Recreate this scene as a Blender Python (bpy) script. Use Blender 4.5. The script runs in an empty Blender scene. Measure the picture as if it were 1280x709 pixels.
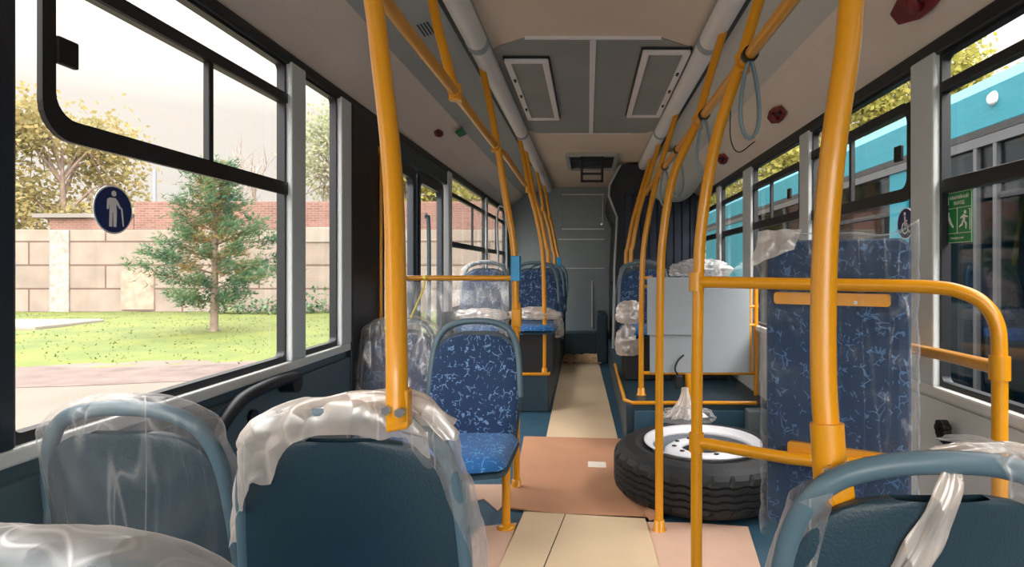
import bpy, math, random
from mathutils import Vector, Matrix, noise
R = math.radians
C = bpy.context.scene.collection
scn = bpy.context.scene

# ------------------------------------------------------------------ camera, sky, exposure
EYE = 1.20
F = 740.0
cam_d = bpy.data.cameras.new('camera')
cam = bpy.data.objects.new('camera', cam_d); C.objects.link(cam)
cam.location = (0, 0, EYE); cam.rotation_euler = (R(90), 0, 0)
cam_d.sensor_width = 36; cam_d.lens = F / 1280 * 36
cam_d.shift_x = -(735 - 640) / 1280.0
cam_d.shift_y = -(354.5 - 335) / 1280.0
cam_d.clip_start = 0.02; cam_d.clip_end = 500
scn.camera = cam

w = bpy.data.worlds.new('overcast_sky'); scn.world = w; w.use_nodes = True
wt = w.node_tree; wt.nodes.clear()
wo = wt.nodes.new('ShaderNodeOutputWorld'); bg = wt.nodes.new('ShaderNodeBackground')
tc = wt.nodes.new('ShaderNodeTexCoord'); sep = wt.nodes.new('ShaderNodeSeparateXYZ')
ramp = wt.nodes.new('ShaderNodeValToRGB')
wt.links.new(tc.outputs['Generated'], sep.inputs[0]); wt.links.new(sep.outputs['Z'], ramp.inputs[0])
# overcast sky: the zenith is several times brighter than the horizon
SKY = [(0.0, 0.41), (0.22, 0.47), (0.36, 0.95), (0.5, 2.0), (0.75, 4.4), (1.0, 5.2)]
SK = 1.0
els = ramp.color_ramp.elements
while len(els) < len(SKY): els.new(0.5)
for e, (p, v) in zip(els, SKY):
    e.position = p; t = min(1, max(0, (v - .5) / 2))
    e.color = (v * SK * (1.0), v * SK * (.925 + .05 * t), v * SK * (.83 + .14 * t), 1)
# bright sky lobe added behind the camera to brighten the interior
LOBEDIR = Vector((.10, -1, .50)).normalized(); LOBE = 7.5
dt = wt.nodes.new('ShaderNodeVectorMath'); dt.operation = 'DOT_PRODUCT'; dt.inputs[1].default_value = tuple(LOBEDIR)
nv_ = wt.nodes.new('ShaderNodeVectorMath'); nv_.operation = 'NORMALIZE'; wt.links.new(tc.outputs['Generated'], nv_.inputs[0])
wt.links.new(nv_.outputs[0], dt.inputs[0])
mxm = wt.nodes.new('ShaderNodeMath'); mxm.operation = 'MAXIMUM'; mxm.inputs[1].default_value = 0; wt.links.new(dt.outputs['Value'], mxm.inputs[0])
pwm = wt.nodes.new('ShaderNodeMath'); pwm.operation = 'POWER'; pwm.inputs[1].default_value = 9; wt.links.new(mxm.outputs[0], pwm.inputs[0])
lc = wt.nodes.new('ShaderNodeVectorMath'); lc.operation = 'SCALE'; lc.inputs[0].default_value = (LOBE, LOBE * .95, LOBE * .88); wt.links.new(pwm.outputs[0], lc.inputs['Scale'])
adv = wt.nodes.new('ShaderNodeVectorMath'); adv.operation = 'ADD'; wt.links.new(ramp.outputs[0], adv.inputs[0]); wt.links.new(lc.outputs[0], adv.inputs[1])
wt.links.new(adv.outputs[0], bg.inputs[0]); bg.inputs[1].default_value = 1.25
wt.links.new(bg.outputs[0], wo.inputs[0])

scn.view_settings.view_transform = 'Standard'; scn.view_settings.look = 'None'
scn.view_settings.gamma = 1; scn.view_settings.use_curve_mapping = False
scn.view_settings.exposure = 0.92

# ------------------------------------------------------------------ materials
def srgb(r, g, b):
    f = lambda c: (c / 255 / 12.92) if c / 255 <= .04045 else ((c / 255 + .055) / 1.055) ** 2.4
    return (f(r), f(g), f(b), 1)
MATS = {}
def mat(name, col, rough=.5, metal=0, var=.0, scale=6, bump=0, bscale=60, spec=.5, col2=None, stretch=None, coat=0):
    if name in MATS: return MATS[name]
    m = bpy.data.materials.new(name); m.use_nodes = True; nt = m.node_tree
    b = nt.nodes['Principled BSDF']; c = srgb(*col)
    b.inputs['Roughness'].default_value = rough; b.inputs['Metallic'].default_value = metal
    b.inputs['Specular IOR Level'].default_value = spec
    b.inputs['Coat Weight'].default_value = coat
    t = nt.nodes.new('ShaderNodeTexCoord'); mp = nt.nodes.new('ShaderNodeMapping')
    if stretch: mp.inputs['Scale'].default_value = stretch
    nt.links.new(t.outputs['Object'], mp.inputs[0])
    n = nt.nodes.new('ShaderNodeTexNoise'); n.inputs['Scale'].default_value = scale; n.inputs['Detail'].default_value = 5
    nt.links.new(mp.outputs[0], n.inputs[0])
    r = nt.nodes.new('ShaderNodeValToRGB'); r.color_ramp.elements[0].position = .3; r.color_ramp.elements[1].position = .7
    d = srgb(*col2) if col2 else tuple(x * (1 - var) for x in c[:3]) + (1,)
    e = c if col2 else tuple(min(1, x * (1 + var * .5)) for x in c[:3]) + (1,)
    r.color_ramp.elements[0].color = d; r.color_ramp.elements[1].color = e
    nt.links.new(n.outputs[0], r.inputs[0]); nt.links.new(r.outputs[0], b.inputs['Base Color'])
    if bump:
        n2 = nt.nodes.new('ShaderNodeTexNoise'); n2.inputs['Scale'].default_value = bscale; n2.inputs['Detail'].default_value = 3
        nt.links.new(mp.outputs[0], n2.inputs[0])
        bp = nt.nodes.new('ShaderNodeBump'); bp.inputs['Strength'].default_value = bump; bp.inputs['Distance'].default_value = .01
        nt.links.new(n2.outputs[0], bp.inputs['Height']); nt.links.new(bp.outputs[0], b.inputs['Normal'])
    MATS[name] = m; return m

YEL = mat('yellow_paint', (224, 150, 8), .32, var=.05, scale=5, coat=.3)
TEAL = mat('dark_teal_plastic', (32, 56, 68), .45, var=.12, bump=.15, bscale=220)
TEALF = mat('teal_floor_lino', (48, 84, 104), .5, var=.15, bump=.1, bscale=150)
TEALW = mat('dark_teal_wall_panel', (84, 104, 112), .5, var=.08)
GTEAL = mat('grey_teal_plastic', (84, 108, 120), .4, var=.08)
BLACK = mat('black_rubber', (20, 25, 32), .45, var=.1)
BLACKP = mat('black_plastic', (18, 20, 24), .5, var=.1)
NAVYB = mat('dark_navy_metal', (30, 42, 56), .4, var=.1)
PILL = mat('grey_pillar_paint', (204, 210, 212), .45, var=.05)
LGREY = mat('light_grey_panel', (226, 226, 222), .5, var=.04)
BOARD = mat('grey_partition_board', (160, 168, 174), .55, var=.04)
CEIL = mat('beige_ceiling', (224, 206, 184), .55, var=.05, scale=2)
COVE = mat('ceiling_cove', (230, 216, 200), .45, var=.05, scale=2)
COVED = mat('ceiling_duct_grey', (168, 172, 168), .5, var=.05, scale=2)
CGREY = mat('grey_ceiling_panel', (146, 148, 144), .6, var=.08, scale=3)
DUCTR = mat('pale_grey_duct', (200, 198, 188), .5, var=.05, scale=2)
WHITEP = mat('white_plastic', (236, 232, 230), .35, var=.03)
REARW = mat('rear_wall_grey', (134, 146, 150), .5, var=.08, scale=3)
STEEL = mat('steel', (190, 192, 195), .25, metal=1, var=.05)
WHITEM = mat('white_rim_paint', (226, 226, 230), .35, var=.05)
RUBBER = mat('tyre_rubber', (26, 28, 30), .6, var=.25, scale=20, bump=.2, bscale=90)
RED = mat('red_plastic', (120, 24, 28), .4, var=.2)
GREENP = mat('green_plastic', (20, 110, 50), .4)
CYAN = mat('cyan_plastic', (20, 150, 205), .4)
HARDB = mat('cream_hardboard', (222, 196, 160), .6, var=.06, scale=3, bump=.05, bscale=40)
CARD = mat('brown_cardboard', (190, 138, 104), .75, var=.07, scale=4, bump=.05, bscale=30)
PINKB = mat('pinkish_cardboard', (214, 176, 152), .75, var=.08, scale=4)
KRAFT = mat('kraft_paper', (226, 184, 134), .8, var=.35, scale=25, bump=.4, bscale=30)
LAB = mat('white_paper', (235, 225, 210), .6)
TURQ = mat('turquoise_bus_paint', (0, 106, 120), .55, var=.05, scale=1)
SILV = mat('silver_trim', (88, 90, 94), .4, metal=.5)
STRAP = mat('grey_strap_vinyl', (120, 140, 148), .4)
DNAVY = mat('navy_curtain_panel', (34, 44, 64), .6, var=.3, scale=3, stretch=(8, 8, .6))
DARKF = mat('dark_grey_trim_fabric', (42, 46, 52), .7, var=.2, scale=5)
SNAVY = mat('sticker_navy', (18, 40, 100), .4)
SWHITE = mat('sticker_white', (252, 250, 250), .4)
SGREEN = mat('sticker_green', (24, 140, 66), .4)
ASPH = mat('pale_asphalt', (90, 80, 70), .9, var=.15, scale=.8, bump=.2, bscale=20)
GRASS = mat('short_grass', (86, 92, 26), .9, scale=1.1, col2=(62, 76, 20), bump=.6, bscale=12)
DIRT = mat('bare_dirt', (84, 70, 64), .9, var=.35, scale=2.5, bump=.4, bscale=14)
BARK = mat('bark', (128, 110, 98), .9, var=.3)
SLABC = mat('pale_concrete_slab', (128, 120, 112), .9, var=.1)

def fabric(name, base, fleck, scale=1.0, dens=.56, th=.04):
    m = bpy.data.materials.new(name); m.use_nodes = True; nt = m.node_tree; L = nt.links.new
    b = nt.nodes['Principled BSDF']; b.inputs['Roughness'].default_value = .75
    t = nt.nodes.new('ShaderNodeTexCoord')
    n = nt.nodes.new('ShaderNodeTexNoise'); n.inputs['Scale'].default_value = 16 * scale; n.inputs['Detail'].default_value = 1
    L(t.outputs['Object'], n.inputs[0])
    mx = nt.nodes.new('ShaderNodeMix'); mx.data_type = 'RGBA'; mx.blend_type = 'ADD'; mx.inputs[0].default_value = .05
    L(t.outputs['Object'], mx.inputs[6]); L(n.outputs['Color'], mx.inputs[7])
    out = None
    for k, (sc, off) in enumerate(((26, 0), (34, 3.3))):
        v = nt.nodes.new('ShaderNodeTexVoronoi'); v.feature = 'DISTANCE_TO_EDGE'; v.inputs['Scale'].default_value = sc * scale
        mp = nt.nodes.new('ShaderNodeMapping'); mp.inputs['Location'].default_value = (off, off, off)
        mp.inputs['Scale'].default_value = (1, .5, .75)
        L(mx.outputs[2], mp.inputs[0]); L(mp.outputs[0], v.inputs[0])
        lt = nt.nodes.new('ShaderNodeMath'); lt.operation = 'LESS_THAN'; lt.inputs[1].default_value = th
        L(v.outputs[0], lt.inputs[0])
        n2 = nt.nodes.new('ShaderNodeTexNoise'); n2.inputs['Scale'].default_value = 30 * scale
        mp2 = nt.nodes.new('ShaderNodeMapping'); mp2.inputs['Location'].default_value = (off + 7, 1, 2)
        L(t.outputs['Object'], mp2.inputs[0]); L(mp2.outputs[0], n2.inputs[0])
        gt = nt.nodes.new('ShaderNodeMath'); gt.operation = 'GREATER_THAN'; gt.inputs[1].default_value = dens
        L(n2.outputs[0], gt.inputs[0])
        mu = nt.nodes.new('ShaderNodeMath'); mu.operation = 'MULTIPLY'; L(lt.outputs[0], mu.inputs[0]); L(gt.outputs[0], mu.inputs[1])
        if out is None: out = mu
        else:
            ad = nt.nodes.new('ShaderNodeMath'); ad.operation = 'MAXIMUM'; L(out.outputs[0], ad.inputs[0]); L(mu.outputs[0], ad.inputs[1]); out = ad
    cm = nt.nodes.new('ShaderNodeMix'); cm.data_type = 'RGBA'
    cm.inputs[6].default_value = srgb(*base); cm.inputs[7].default_value = srgb(*fleck)
    L(out.outputs[0], cm.inputs[0]); L(cm.outputs[2], b.inputs['Base Color'])
    b.inputs['Sheen Weight'].default_value = .2
    return m
FAB = fabric('navy_flecked_fabric', (14, 50, 90), (110, 146, 190), 1.15)
FABLIT = fabric('window_lit_cushion_fabric', (10, 88, 150), (84, 156, 206), 1.15)  # seat fabric again, with the window light painted into its lighter blue
FABD = fabric('dark_navy_flecked_fabric', (18, 48, 80), (66, 100, 138), 1.25, .57, .045)

def film_mat(name, base, peak, tint, scale=5, rough=.3, gloss=.3):
    m = bpy.data.materials.new(name); m.use_nodes = True; nt = m.node_tree; nt.nodes.clear(); L = nt.links.new
    o = nt.nodes.new('ShaderNodeOutputMaterial')
    t = nt.nodes.new('ShaderNodeTexCoord')
    def vmap(sc, rot, loc):
        mp = nt.nodes.new('ShaderNodeMapping'); mp.inputs['Scale'].default_value = sc; mp.inputs['Rotation'].default_value = rot; mp.inputs['Location'].default_value = loc
        L(t.outputs['Object'], mp.inputs[0])
        n = nt.nodes.new('ShaderNodeTexNoise'); n.inputs['Scale'].default_value = 2.5; L(mp.outputs[0], n.inputs[0])
        ad = nt.nodes.new('ShaderNodeMix'); ad.data_type = 'RGBA'; ad.blend_type = 'ADD'; ad.inputs[0].default_value = .12; L(mp.outputs[0], ad.inputs[6]); L(n.outputs['Color'], ad.inputs[7]); return ad
    def M(op, a, b=None, c=None, clamp=False):
        n = nt.nodes.new('ShaderNodeMath'); n.operation = op; n.use_clamp = clamp
        for i, q in enumerate((a, b, c)):
            if q is None: continue
            if isinstance(q, (int, float)): n.inputs[i].default_value = q
            else: L(q, n.inputs[i])
        return n.outputs[0]
    tot = None
    for (sc, rot, loc, vs_, wd) in (((1, 1, .05), (0, .16, 0), (0, 0, 0), scale * 2.4, .022), ((1, 1, .05), (0, -.42, .3), (4, 2, 1), scale * 2.6, .020), ((1, 1, .06), (.1, .75, .3), (9, 1, 4), scale * 2.0, .016)):
        q = vmap(sc, rot, loc); v = nt.nodes.new('ShaderNodeTexNoise'); v.inputs['Detail'].default_value = 0; v.inputs['Scale'].default_value = vs_; L(q.outputs[2], v.inputs[0])
        line = M('SUBTRACT', 1, M('DIVIDE', M('ABSOLUTE', M('SUBTRACT', v.outputs[0], .5)), wd, clamp=True), clamp=True)
        nm = nt.nodes.new('ShaderNodeTexNoise'); nm.inputs['Scale'].default_value = 4.0; L(q.outputs[2], nm.inputs[0])
        mk = M('MULTIPLY', M('SUBTRACT', nm.outputs[0], .46), 4, clamp=True)
        ln = M('MULTIPLY', line, mk, clamp=True)
        tot = ln if tot is None else M('MAXIMUM', tot, ln)
    cl = nt.nodes.new('ShaderNodeTexNoise'); cl.inputs['Scale'].default_value = 7; cl.inputs['Detail'].default_value = 3; L(t.outputs['Object'], cl.inputs[0])
    cloud = M('MULTIPLY', M('SUBTRACT', cl.outputs[0], .45), 2.0 * base + .12, clamp=True)
    lw = nt.nodes.new('ShaderNodeLayerWeight'); lw.inputs[0].default_value = .25
    fac = M('ADD', M('ADD', M('MULTIPLY', tot, peak), base), M('ADD', cloud, M('MULTIPLY', lw.outputs['Facing'], .5)), clamp=True)
    fac = M('MINIMUM', fac, .94)
    tr = nt.nodes.new('ShaderNodeBsdfTransparent')
    df = nt.nodes.new('ShaderNodeBsdfDiffuse'); df.inputs[0].default_value = srgb(*tint)
    tl = nt.nodes.new('ShaderNodeBsdfTranslucent'); tl.inputs[0].default_value = srgb(*tint)
    gl = nt.nodes.new('ShaderNodeBsdfGlossy'); gl.inputs['Roughness'].default_value = rough; gl.inputs[0].default_value = (.95, .95, .95, 1)
    a = nt.nodes.new('ShaderNodeMixShader'); a.inputs[0].default_value = .5; L(df.outputs[0], a.inputs[1]); L(tl.outputs[0], a.inputs[2])
    c = nt.nodes.new('ShaderNodeMixShader'); c.inputs[0].default_value = gloss; L(a.outputs[0], c.inputs[1]); L(gl.outputs[0], c.inputs[2])
    f = nt.nodes.new('ShaderNodeMixShader'); L(fac, f.inputs[0]); L(tr.outputs[0], f.inputs[1]); L(c.outputs[0], f.inputs[2])
    n3 = nt.nodes.new('ShaderNodeTexVoronoi'); n3.inputs['Scale'].default_value = 16
    q = vmap((1, 1, .5), (0, .2, 0), (2, 2, 2)); L(q.outputs[2], n3.inputs[0])
    bp = nt.nodes.new('ShaderNodeBump'); bp.inputs['Strength'].default_value = .6; bp.inputs['Distance'].default_value = .03
    L(n3.outputs[0], bp.inputs['Height'])
    for s in (df, gl, tl): L(bp.outputs[0], s.inputs['Normal'])
    L(f.outputs[0], o.inputs[0]); return m
FILM = film_mat('clear_plastic_film', .045, .30, (244, 238, 234))
FILMT = film_mat('thin_clear_film', .02, .20, (225, 232, 240), 6, .2)
FILMM = film_mat('half_milky_film', .20, .45, (248, 236, 228))
FILMW = film_mat('bunched_milky_film', .55, .4, (250, 236, 224), 5)

def glass_mat(name, tint, refl=.08, dark=0.0):
    m = bpy.data.materials.new(name); m.use_nodes = True; nt = m.node_tree; nt.nodes.clear(); L = nt.links.new
    o = nt.nodes.new('ShaderNodeOutputMaterial'); tr = nt.nodes.new('ShaderNodeBsdfTransparent'); tr.inputs[0].default_value = tint
    gl = nt.nodes.new('ShaderNodeBsdfGlossy'); gl.inputs['Roughness'].default_value = .02
    lw = nt.nodes.new('ShaderNodeLayerWeight'); lw.inputs[0].default_value = .5
    pw = nt.nodes.new('ShaderNodeMath'); pw.operation = 'POWER'; pw.inputs[1].default_value = 5; L(lw.outputs['Facing'], pw.inputs[0])
    fr = nt.nodes.new('ShaderNodeMath'); fr.operation = 'MULTIPLY_ADD'; fr.inputs[1].default_value = .6; fr.inputs[2].default_value = refl * .35; L(pw.outputs[0], fr.inputs[0])
    f = nt.nodes.new('ShaderNodeMixShader'); L(fr.outputs[0], f.inputs[0]); L(tr.outputs[0], f.inputs[1]); L(gl.outputs[0], f.inputs[2])
    L(f.outputs[0], o.inputs[0]); return m
GLASS = glass_mat('window_glass', (.97, .97, .97, 1))
GLASSD = glass_mat('tinted_glass', (.42, .55, .62, 1))
HAZEG = film_mat('hazy_acrylic', .16, .25, (215, 220, 225), 3)

# ------------------------------------------------------------------ mesh helpers
def catmull(pts, n=6):
    P = [Vector(p) for p in pts]
    if len(P) < 3: return P
    out = []
    Q = [2 * P[0] - P[1]] + P + [2 * P[-1] - P[-2]]
    for i in range(1, len(Q) - 2):
        a, b, c, d = Q[i - 1], Q[i], Q[i + 1], Q[i + 2]
        for k in range(n):
            t = k / n
            out.append(.5 * ((2 * b) + (c - a) * t + (2 * a - 5 * b + 4 * c - d) * t * t + (3 * b - a - 3 * c + d) * t ** 3))
    out.append(P[-1]); return out

class MB:
    def __init__(s): s.v = []; s.f = []; s.smooth = set()
    def add(s, vs, fs, smooth=False):
        o = len(s.v); s.v += [tuple(v) for v in vs]
        for f in fs:
            if smooth: s.smooth.add(len(s.f))
            s.f.append(tuple(i + o for i in f))
        return s
    def box(s, x0, x1, y0, y1, z0, z1):
        x0, x1 = sorted((x0, x1)); y0, y1 = sorted((y0, y1)); z0, z1 = sorted((z0, z1))
        vs = [(x, y, z) for z in (z0, z1) for y in (y0, y1) for x in (x0, x1)]
        return s.add(vs, [(0, 2, 3, 1), (4, 5, 7, 6), (0, 1, 5, 4), (2, 6, 7, 3), (0, 4, 6, 2), (1, 3, 7, 5)])
    def tube(s, pts, r, n=14, closed=False, smooth_path=0, rx=None, cap=True):
        P = catmull(pts, smooth_path) if smooth_path else [Vector(p) for p in pts]
        m = len(P); vs = []; up = None
        for i, p in enumerate(P):
            if closed: d = P[(i + 1) % m] - P[i - 1]
            else: d = P[min(i + 1, m - 1)] - P[max(i - 1, 0)]
            d.normalize()
            if up is None:
                up = Vector((0, 0, 1)) if abs(d.z) < .9 else Vector((1, 0, 0))
            up = (up - d * up.dot(d)).normalized(); side = d.cross(up)
            if isinstance(r, (list, tuple)):
                q = i / (m - 1) * (len(r) - 1); k0 = min(int(q), len(r) - 2); rr = r[k0] + (r[k0 + 1] - r[k0]) * (q - k0)
            else: rr = r
            ra = rx if rx else rr
            for k in range(n):
                a = 2 * math.pi * k / n
                vs.append(p + up * math.cos(a) * rr + side * math.sin(a) * ra)
        fs = []
        for i in range(m if closed else m - 1):
            j = (i + 1) % m
            for k in range(n):
                fs.append((i * n + k, i * n + (k + 1) % n, j * n + (k + 1) % n, j * n + k))
        s.add(vs, fs, True)
        if cap and not closed:
            s.add(vs[:n], [tuple(range(n - 1, -1, -1))]); s.add(vs[-n:], [tuple(range(n))])
        return s
    def lathe(s, prof, n=48, c=(0, 0, 0), closed=False, smooth=True):
        vs = []; m = len(prof)
        for k in range(n):
            a = 2 * math.pi * k / n
            for r, z in prof: vs.append((c[0] + r * math.cos(a), c[1] + r * math.sin(a), c[2] + z))
        fs = []
        for k in range(n):
            k2 = (k + 1) % n
            for i in range(m if closed else m - 1):
                j = (i + 1) % m; fs.append((k * m + i, k2 * m + i, k2 * m + j, k * m + j))
        return s.add(vs, fs, smooth)
    def prism(s, poly, axis, a0, a1):
        """poly of 2D points extruded along axis ('x','y','z')"""
        def P(u, v, a):
            return {'x': (a, u, v), 'y': (u, a, v), 'z': (u, v, a)}[axis]
        n = len(poly); vs = [P(u, v, a0) for u, v in poly] + [P(u, v, a1) for u, v in poly]
        fs = [tuple(range(n)), tuple(range(2 * n - 1, n - 1, -1))] + [(i, (i + 1) % n, n + (i + 1) % n, n + i) for i in range(n)]
        return s.add(vs, fs)
    def ring(s, outer, inner, axis, a0, a1):
        def P(u, v, a):
            return {'x': (a, u, v), 'y': (u, a, v), 'z': (u, v, a)}[axis]
        n = len(outer); vs = []
        for a in (a0, a1):
            vs += [P(u, v, a) for u, v in outer] + [P(u, v, a) for u, v in inner]
        fs = []
        for i in range(n):
            j = (i + 1) % n
            fs += [(i, j, n + j, n + i), (2 * n + i, 3 * n + i, 3 * n + j, 2 * n + j), (i, 2 * n + i, 2 * n + j, j), (n + i, n + j, 3 * n + j, 3 * n + i)]
        return s.add(vs, fs)
    def grid(s, fn, nu, nv, smooth=True, closeu=False):
        vs = [fn(i / (nu if closeu else nu - 1), j / (nv - 1)) for j in range(nv) for i in range(nu)]
        fs = []
        for j in range(nv - 1):
            for i in range(nu if closeu else nu - 1):
                k = (i + 1) % nu; fs.append((j * nu + i, j * nu + k, (j + 1) * nu + k, (j + 1) * nu + i))
        return s.add(vs, fs, smooth)
    def build(s, name, material, parent=None, loc=None, bevel=0, subs=0):
        me = bpy.data.meshes.new(name); me.from_pydata(s.v, [], s.f); me.update()
        for i in s.smooth: me.polygons[i].use_smooth = True
        import bmesh
        b = bmesh.new(); b.from_mesh(me); bmesh.ops.recalc_face_normals(b, faces=b.faces); b.to_mesh(me); b.free()
        o = bpy.data.objects.new(name, me); C.objects.link(o); me.materials.append(material)
        if parent is not None: o.parent = parent
        if loc: o.location = loc
        if bevel:
            md = o.modifiers.new('bevel', 'BEVEL'); md.width = bevel; md.segments = 2; md.limit_method = 'ANGLE'; md.angle_limit = R(40)
        return o

def rrect(u0, u1, v0, v1, r, n=6):
    out = []
    for (cu, cv, a) in ((u1 - r, v1 - r, 0), (u0 + r, v1 - r, 90), (u0 + r, v0 + r, 180), (u1 - r, v0 + r, 270)):
        for k in range(n + 1):
            t = R(a + 90 * k / n); out.append((cu + r * math.cos(t), cv + r * math.sin(t)))
    return out

def tag(o, label, cat, group=None, kind=None):
    o['label'] = label; o['category'] = cat
    if group: o['group'] = group
    if kind: o['kind'] = kind
    return o
def thing(name, label, cat, loc=(0, 0, 0), rz=0, group=None):
    o = bpy.data.objects.new(name, None); C.objects.link(o); o.empty_display_size = .1
    o.location = loc; o.rotation_euler = (0, 0, rz)
    return tag(o, label, cat, group)
def struct(o): o['kind'] = 'structure'; return o
def kids(o): return [c for c in bpy.data.objects if c.parent == o]
def copy_tree(o, parent=None):
    c = o.copy(); C.objects.link(c); c.parent = parent
    if parent is not None: c.matrix_parent_inverse = o.matrix_parent_inverse.copy()
    for ch in kids(o): copy_tree(ch, c)
    return c
def at(x, y, Y): return Vector(((x - 735) * Y / F, Y, EYE - (y - 335) * Y / F))
def fl(x, y, z=0.0):
    Y = F * (EYE - z) / (y - 335); return ((x - 735) * Y / F, Y)

# ------------------------------------------------------------------ setting: bus body
XL, XR = -1.15, 1.20
CX = (XL + XR) / 2
Y0, Y1 = -3.2, 8.42
ZSL, ZHL = .845, 1.985
ZSR, ZHR = .795, 1.935
PZ = .31            # height of the rear platforms
CZ = 2.35

struct(MB().box(XL - .06, XR + .06, Y0, Y1 + .06, -.06, 0).build('floor', TEALF))
# ceiling centre
struct(MB().box(-.66, .73, Y0, Y1 + .06, CZ, CZ + .04).build('ceiling', CEIL))
# roof outer skin keeps daylight out
struct(MB().box(XL - .06, XR + .06, Y0, Y1 + .06, CZ + .10, CZ + .14).build('ceiling_outer_skin', CEIL))
ti = [0]
def trim(mb, m, bevel=0):
    ti[0] += 1
    return struct(mb.build('trim_%d' % ti[0], m, bevel=bevel))
def cove(s):
    X = XL if s < 0 else XR; zh = ZHL if s < 0 else ZHR
    c = [(X, zh + .03), (X - s * .02 * 1, zh + .05), (X - s * .10, zh + .125), (X - s * .19, 2.17), (X - s * .24, 2.205)]
    c2 = [(X - s * .24, 2.205), (X - s * .38, 2.27), (X - s * .50, 2.305), (CX + s * .62, 2.315)]
    for prof, m in ((c, COVE), (c2, COVED if s < 0 else DUCTR)):
        mb = MB(); poly = prof + [(u, v + .02) for u, v in reversed(prof)]
        mb.prism(poly, 'y', Y0, Y1); o = trim(mb, m)
    # black slot beside the light tube
    trim(MB().box(CX + s * .615, CX + s * .645, Y0, 6.4, 2.30, 2.35), BLACKP)
    pass
cove(-1); cove(1)

# side walls below the sills, headers
wl = MB().box(XL - .06, XL, Y0, 3.25, 0, ZSL); wl.box(XL - .06, XL, 4.76, Y1, 0, ZSL)
wl.box(XL - .06, XL - .001, Y0, Y1, ZHL, CZ + .1)
struct(wl.build('wall_left', TEALW))
wr = MB().box(XR, XR + .06, Y0, Y1, 0, ZSR); wr.box(XR + .001, XR + .06, Y0, Y1, ZHR, CZ + .1)
struct(wr.build('wall_right', LGREY))
trim(MB().box(XL - .02, XL + .026, Y0, 2.81, ZSL - .035, ZSL), LGREY, .006)
trim(MB().box(XL, XL + .018, 1.0, 2.9, .30, ZSL - .07), TEALW, .008)
trim(MB().box(XR - .03, XR + .02, Y0, Y1, ZSR - .035, ZSR + .004), LGREY, .008)
trim(MB().box(XR - .012, XR + .001, 1.2, 2.13, .2, ZSR - .045), LGREY, .004)
trim(MB().box(XR - .012, XR + .001, 2.145, 3.8, .2, ZSR - .045), LGREY, .004)
# black header rails
trim(MB().box(XL - .02, XL + .02, Y0, Y1, ZHL - .012, ZHL + .035), BLACK, .008)
trim(MB().box(XR - .02, XR + .02, Y0, Y1, ZHR - .012, ZHR + .045), BLACK, .008)

# pillars
for (a, b, m) in ((-1.72, -1.62, NAVYB), (-.32, -.22, NAVYB), (1.04, 1.165, NAVYB), (2.245, 2.36, PILL), (2.70, 2.815, PILL), (4.78, 4.90, PILL), (6.55, 6.65, PILL), (8.1, Y1, TEALW)):
    trim(MB().box(XL - .028, XL + .028, a, b, ZSL - .001, ZHL), m, .008)
trim(MB().box(XL - .06, XL + .03, 2.816, 3.25, 0, ZHL), BLACK, .01)       # door post
for (a, b, m) in ((-2.05, -1.95, PILL), (-.65, -.55, PILL), (.72, .82, PILL), (2.01, 2.157, PILL), (3.15, 3.29, PILL), (4.27, 4.49, PILL), (5.28, 5.42, PILL), (6.3, Y1, TEALW)):
    trim(MB().box(XR - .028, XR + .028, a, b, ZSR, ZHR), m, .008)

wi = [0]
def window(s, y0, y1, zu=None, zl=None, vent=None, mull=None, latch=None, rad=.05, bars=True):
    """side window: black rubber frame, pane, transoms and the hopper in its upper third"""
    wi[0] += 1
    X = XL if s < 0 else XR; z0 = ZSL if s < 0 else ZSR; z1 = ZHL if s < 0 else ZHR
    xa, xb = X - s * .006, X + s * .024
    n = .022
    w_ = struct(MB().ring(rrect(y0, y1, z0, z1, .004), rrect(y0 + n * .6, y1 - n * .6, z0 + n, z1 - n, .02), 'x', xa, xb).build('window_%d' % wi[0], BLACK))
    MB().box(X + s * .020, X + s * .026, y0 + .01, y1 - .01, z0 + .01, z1 - .01).build('pane', GLASS, w_)
    if bars and zu:
        MB().box(xa - s * .004, xb, y0 + .01, y1 - .01, zu - .018, zu + .018).build('transom', BLACK, w_, bevel=.005)
        if vent:
            a, b = vent
            MB().ring(rrect(a, b, zl - .024, zu + .02, rad), rrect(a + .032, b - .032, zl + .024, zu - .016, rad * .7), 'x', xa - s * .006, xa + s * .006).build('vent_frame', BLACK, w_)
        else:
            MB().box(xa - s * .004, xb, y0 + .01, y1 - .01, zl - .024, zl + .024).build('transom', BLACK, w_, bevel=.005)
        if mull: MB().box(xa, xb - s * .01, mull - .011, mull + .011, zl, zu).build('mullion', BLACK, w_, bevel=.003)
        if latch: MB().box(xa - s * .010, xa + s * .004, latch - .026, latch + .026, (zl + zu) / 2 - .03, (zl + zu) / 2 + .03).build('latch', BLACKP, w_, bevel=.004)
    return w_
window(-1, -1.62, -.32, 1.84, 1.50)
window(-1, -.22, 1.04, 1.84, 1.50)
window(-1, 1.165, 2.245, 1.84, 1.50, (1.235, 2.34), 1.80, 1.295, .075)
window(-1, 2.36, 2.70)
window(-1, 4.92, 6.55, 1.82, 1.40, None, 5.9)
window(-1, 6.65, 8.1, 1.82, 1.40, None, 7.4)
window(1, -1.95, -.65, 1.80, 1.475)
window(1, -.55, .72, 1.80, 1.475)
window(1, .82, 2.01, 1.81, 1.475)
window(1, 2.157, 3.15, 1.80, 1.475, (2.175, 3.2), 2.70, 2.27, .06)
window(1, 3.29, 4.27, 1.78, 1.50, (3.31, 4.30), 3.88, 3.5, .04)
window(1, 4.49, 5.28, 1.78, 1.50)
window(1, 5.42, 6.3, 1.78, 1.50)

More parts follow.
